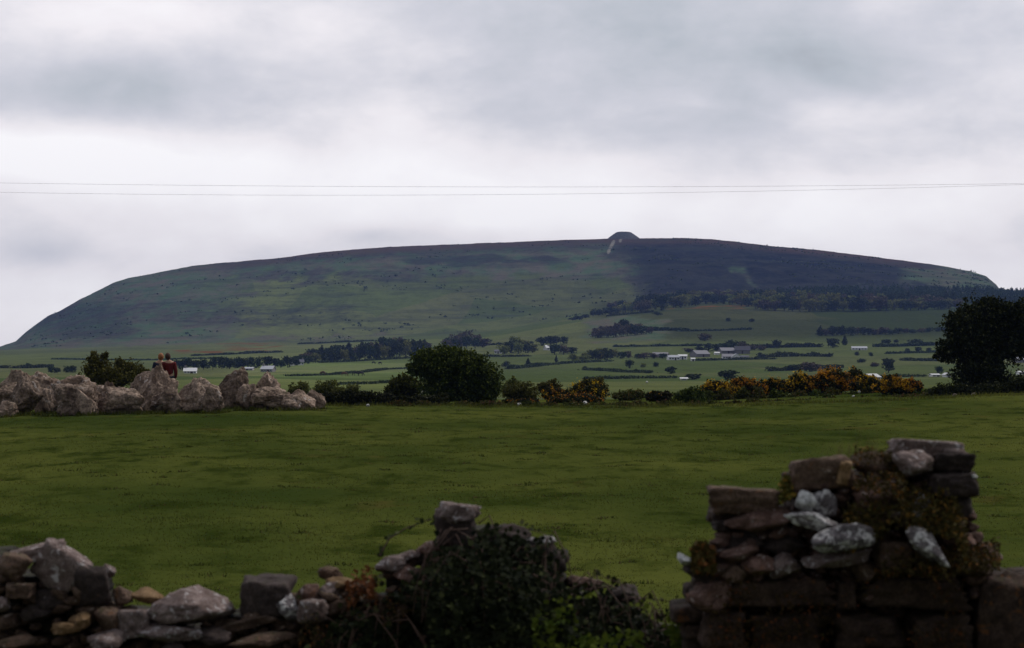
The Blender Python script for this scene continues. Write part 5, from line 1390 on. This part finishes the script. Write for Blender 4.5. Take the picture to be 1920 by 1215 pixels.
def grass_mat():
    m, t, b = new_mat('grass_blade')
    g = t.n('ShaderNodeTexCoord').outputs['Object']; r = t.n('ShaderNodeNewGeometry').outputs['Random Per Island']
    big = t.noise(t.mapping(g, (0.10, 0.06, 0.1)), 1.0, 4, 0.6); mid = t.noise(t.mapping(g, (1.0, 0.5, 1.0)), 0.9, 6, 0.7)
    br = t.noise(t.mapping(g, (0.5, 0.28, 0.5)), 0.7, 5, 0.7)
    c = t.mix(t.ramp(big, 0.3, 0.7), (0.040, 0.054, 0.010), (0.100, 0.102, 0.022))
    c = t.mix(t.ramp(mid, 0.50, 0.66), c, (0.030, 0.042, 0.008))
    c = t.mix(t.m('MULTIPLY', t.ramp(br, 0.58, 0.74), 0.6), c, (0.094, 0.070, 0.020))
    c = t.mix(t.m('MULTIPLY', r, 0.45), c, (0.105, 0.115, 0.026)); c = t.mix(t.m('GREATER_THAN', r, 0.97), c, (0.13, 0.11, 0.03))
    t.l(c, b.inputs['Base Color']); b.inputs['Specular IOR Level'].default_value = 0.0
    tr = t.n('ShaderNodeBsdfTranslucent'); t.l(c, tr.inputs['Color']); ms_ = t.n('ShaderNodeMixShader'); ms_.inputs[0].default_value = 0.5
    t.l(b.outputs[0], ms_.inputs[1]); t.l(tr.outputs[0], ms_.inputs[2]); t.l(ms_.outputs[0], t.nt.nodes['Material Output'].inputs[0])
    return m
ML_grass = grass_mat()
ML_dryg = leaf_mat('dry_grass', (0.10, 0.075, 0.035), (0.17, 0.13, 0.06), None, 0.2)
rs = np.random.RandomState(8)
p0 = np.array([P(rs.normal(1640, 50), rs.uniform(850, 880), YR + rs.uniform(-.05, .15))[:] for _ in range(160)])
v, f = blades(p0, rs.uniform(.03, .17, 160) * np.where(rs.uniform(size=160) < .2, 1.2, .5), np.full(160, .0022), rs, .25)
tag(link('dry_grass', mesh_np('dry_grass', v, f, [ML_dryg])), 'dry grass stalks rising from the top of the ruined wall', 'grass', kind='stuff')

# ================================================================== PASTURE GRASS
N = 170000
q = rs.uniform(0, 1, N); yy = 14.5 * (92 / 14.5) ** q
xx = rs.uniform(-1, 1, N) * yy * .245
dens = fbm(xx / .9, yy / 1.2, 77, 4); keep = rs.uniform(-.45, .3, N) < dens + .1
xx, yy = xx[keep], yy[keep]
z = ground_z(xx, yy)
hh = (0.014 + 0.030 * np.clip(fbm(xx / 1.7, yy / 2.2, 88, 3) + .3, 0, 1)) * rs.uniform(.6, 1.5, len(xx))
v, f = blades(np.stack([xx, yy, z - .005], 1), hh, .007 + .00045 * yy, rs, .45)
tag(link('grass', mesh_np('grass', v, f, [ML_grass])), 'short grazed grass covering the field', 'grass', kind='stuff')
# longer grass round the boulders and along the hedge foot
q = []
for (cx, base, w, h, Y, *_r) in BO:
    n = 260; a = P(cx, base, Y + 11)
    q.append(np.stack([a.x + rs.uniform(-.62, .62, n) * w * M_(Y + 11), a.y + rs.normal(size=n) * .25 - .38 * w * M_(Y + 11)], 1))
q.append(np.stack([rs.uniform(-8.5, 24, 5000), 90.5 + rs.normal(size=5000) * .8], 1))
q = np.concatenate(q)
v, f = blades(np.stack([q[:, 0], q[:, 1], ground_z(q[:, 0], q[:, 1]) - .01], 1), rs.uniform(.06, .26, len(q)), np.full(len(q), .035), rs, .5)
tag(link('long_grass', mesh_np('long_grass', v, f, [ML_grass])), 'longer grass round the boulders and along the bank', 'grass', kind='stuff')
# coarse dark tussocks, too many to count
NT_ = 260; q = rs.uniform(0, 1, NT_); ty = 17 * (88 / 17) ** q; tx = rs.uniform(-1, 1, NT_) * ty * .24
P0 = []; H_ = []
for a, b in zip(tx, ty):
    s_ = rs.uniform(.10, .30); k = 60
    dx = rs.normal(size=k) * s_; dy = rs.normal(size=k) * s_ * .6
    P0.append(np.stack([a + dx, b + dy], 1)); H_.append(rs.uniform(.03, .085, k) * np.exp(-(dx ** 2 + dy ** 2) / s_ ** 2 * .4))
P0 = np.concatenate(P0); H_ = np.concatenate(H_)
v, f = blades(np.stack([P0[:, 0], P0[:, 1], ground_z(P0[:, 0], P0[:, 1]) - .01], 1), H_, .012 + .0006 * P0[:, 1], rs, .7)
ML_tus = leaf_mat('tussock_blade', (0.034, 0.046, 0.009), (0.070, 0.080, 0.016), (0.09, 0.07, 0.03), 0.5, 0.15)
tag(link('tussock_grass', mesh_np('tussock_grass', v, f, [ML_tus])), 'coarse darker tussocks scattered over the field', 'grass', kind='stuff')

# ================================================================== HAZE
hm = bpy.data.materials.new('haze'); hm.use_nodes = True; hn = NT(hm.node_tree); hn.nt.nodes.clear()
ho = hn.n('ShaderNodeOutputMaterial'); hv = hn.n('ShaderNodeVolumePrincipled')
hv.inputs['Color'].default_value = (0.22, 0.335, 0.76, 1); hv.inputs['Density'].default_value = 0.000080; hv.inputs['Anisotropy'].default_value = 0.0
hn.l(hv.outputs[0], ho.inputs['Volume'])
zmin = min(float(o_.z) for o_ in [Vector((0, 0, -3))]) - 60; zmax = 300
v, f = boxv(-9900, 9900, -120, 4900, zmin, zmax)
hz = link('haze', mesh_np('haze', v, f, [hm])); tag(hz, 'thin blue grey air over the valley and the hill', 'haze', kind='stuff')
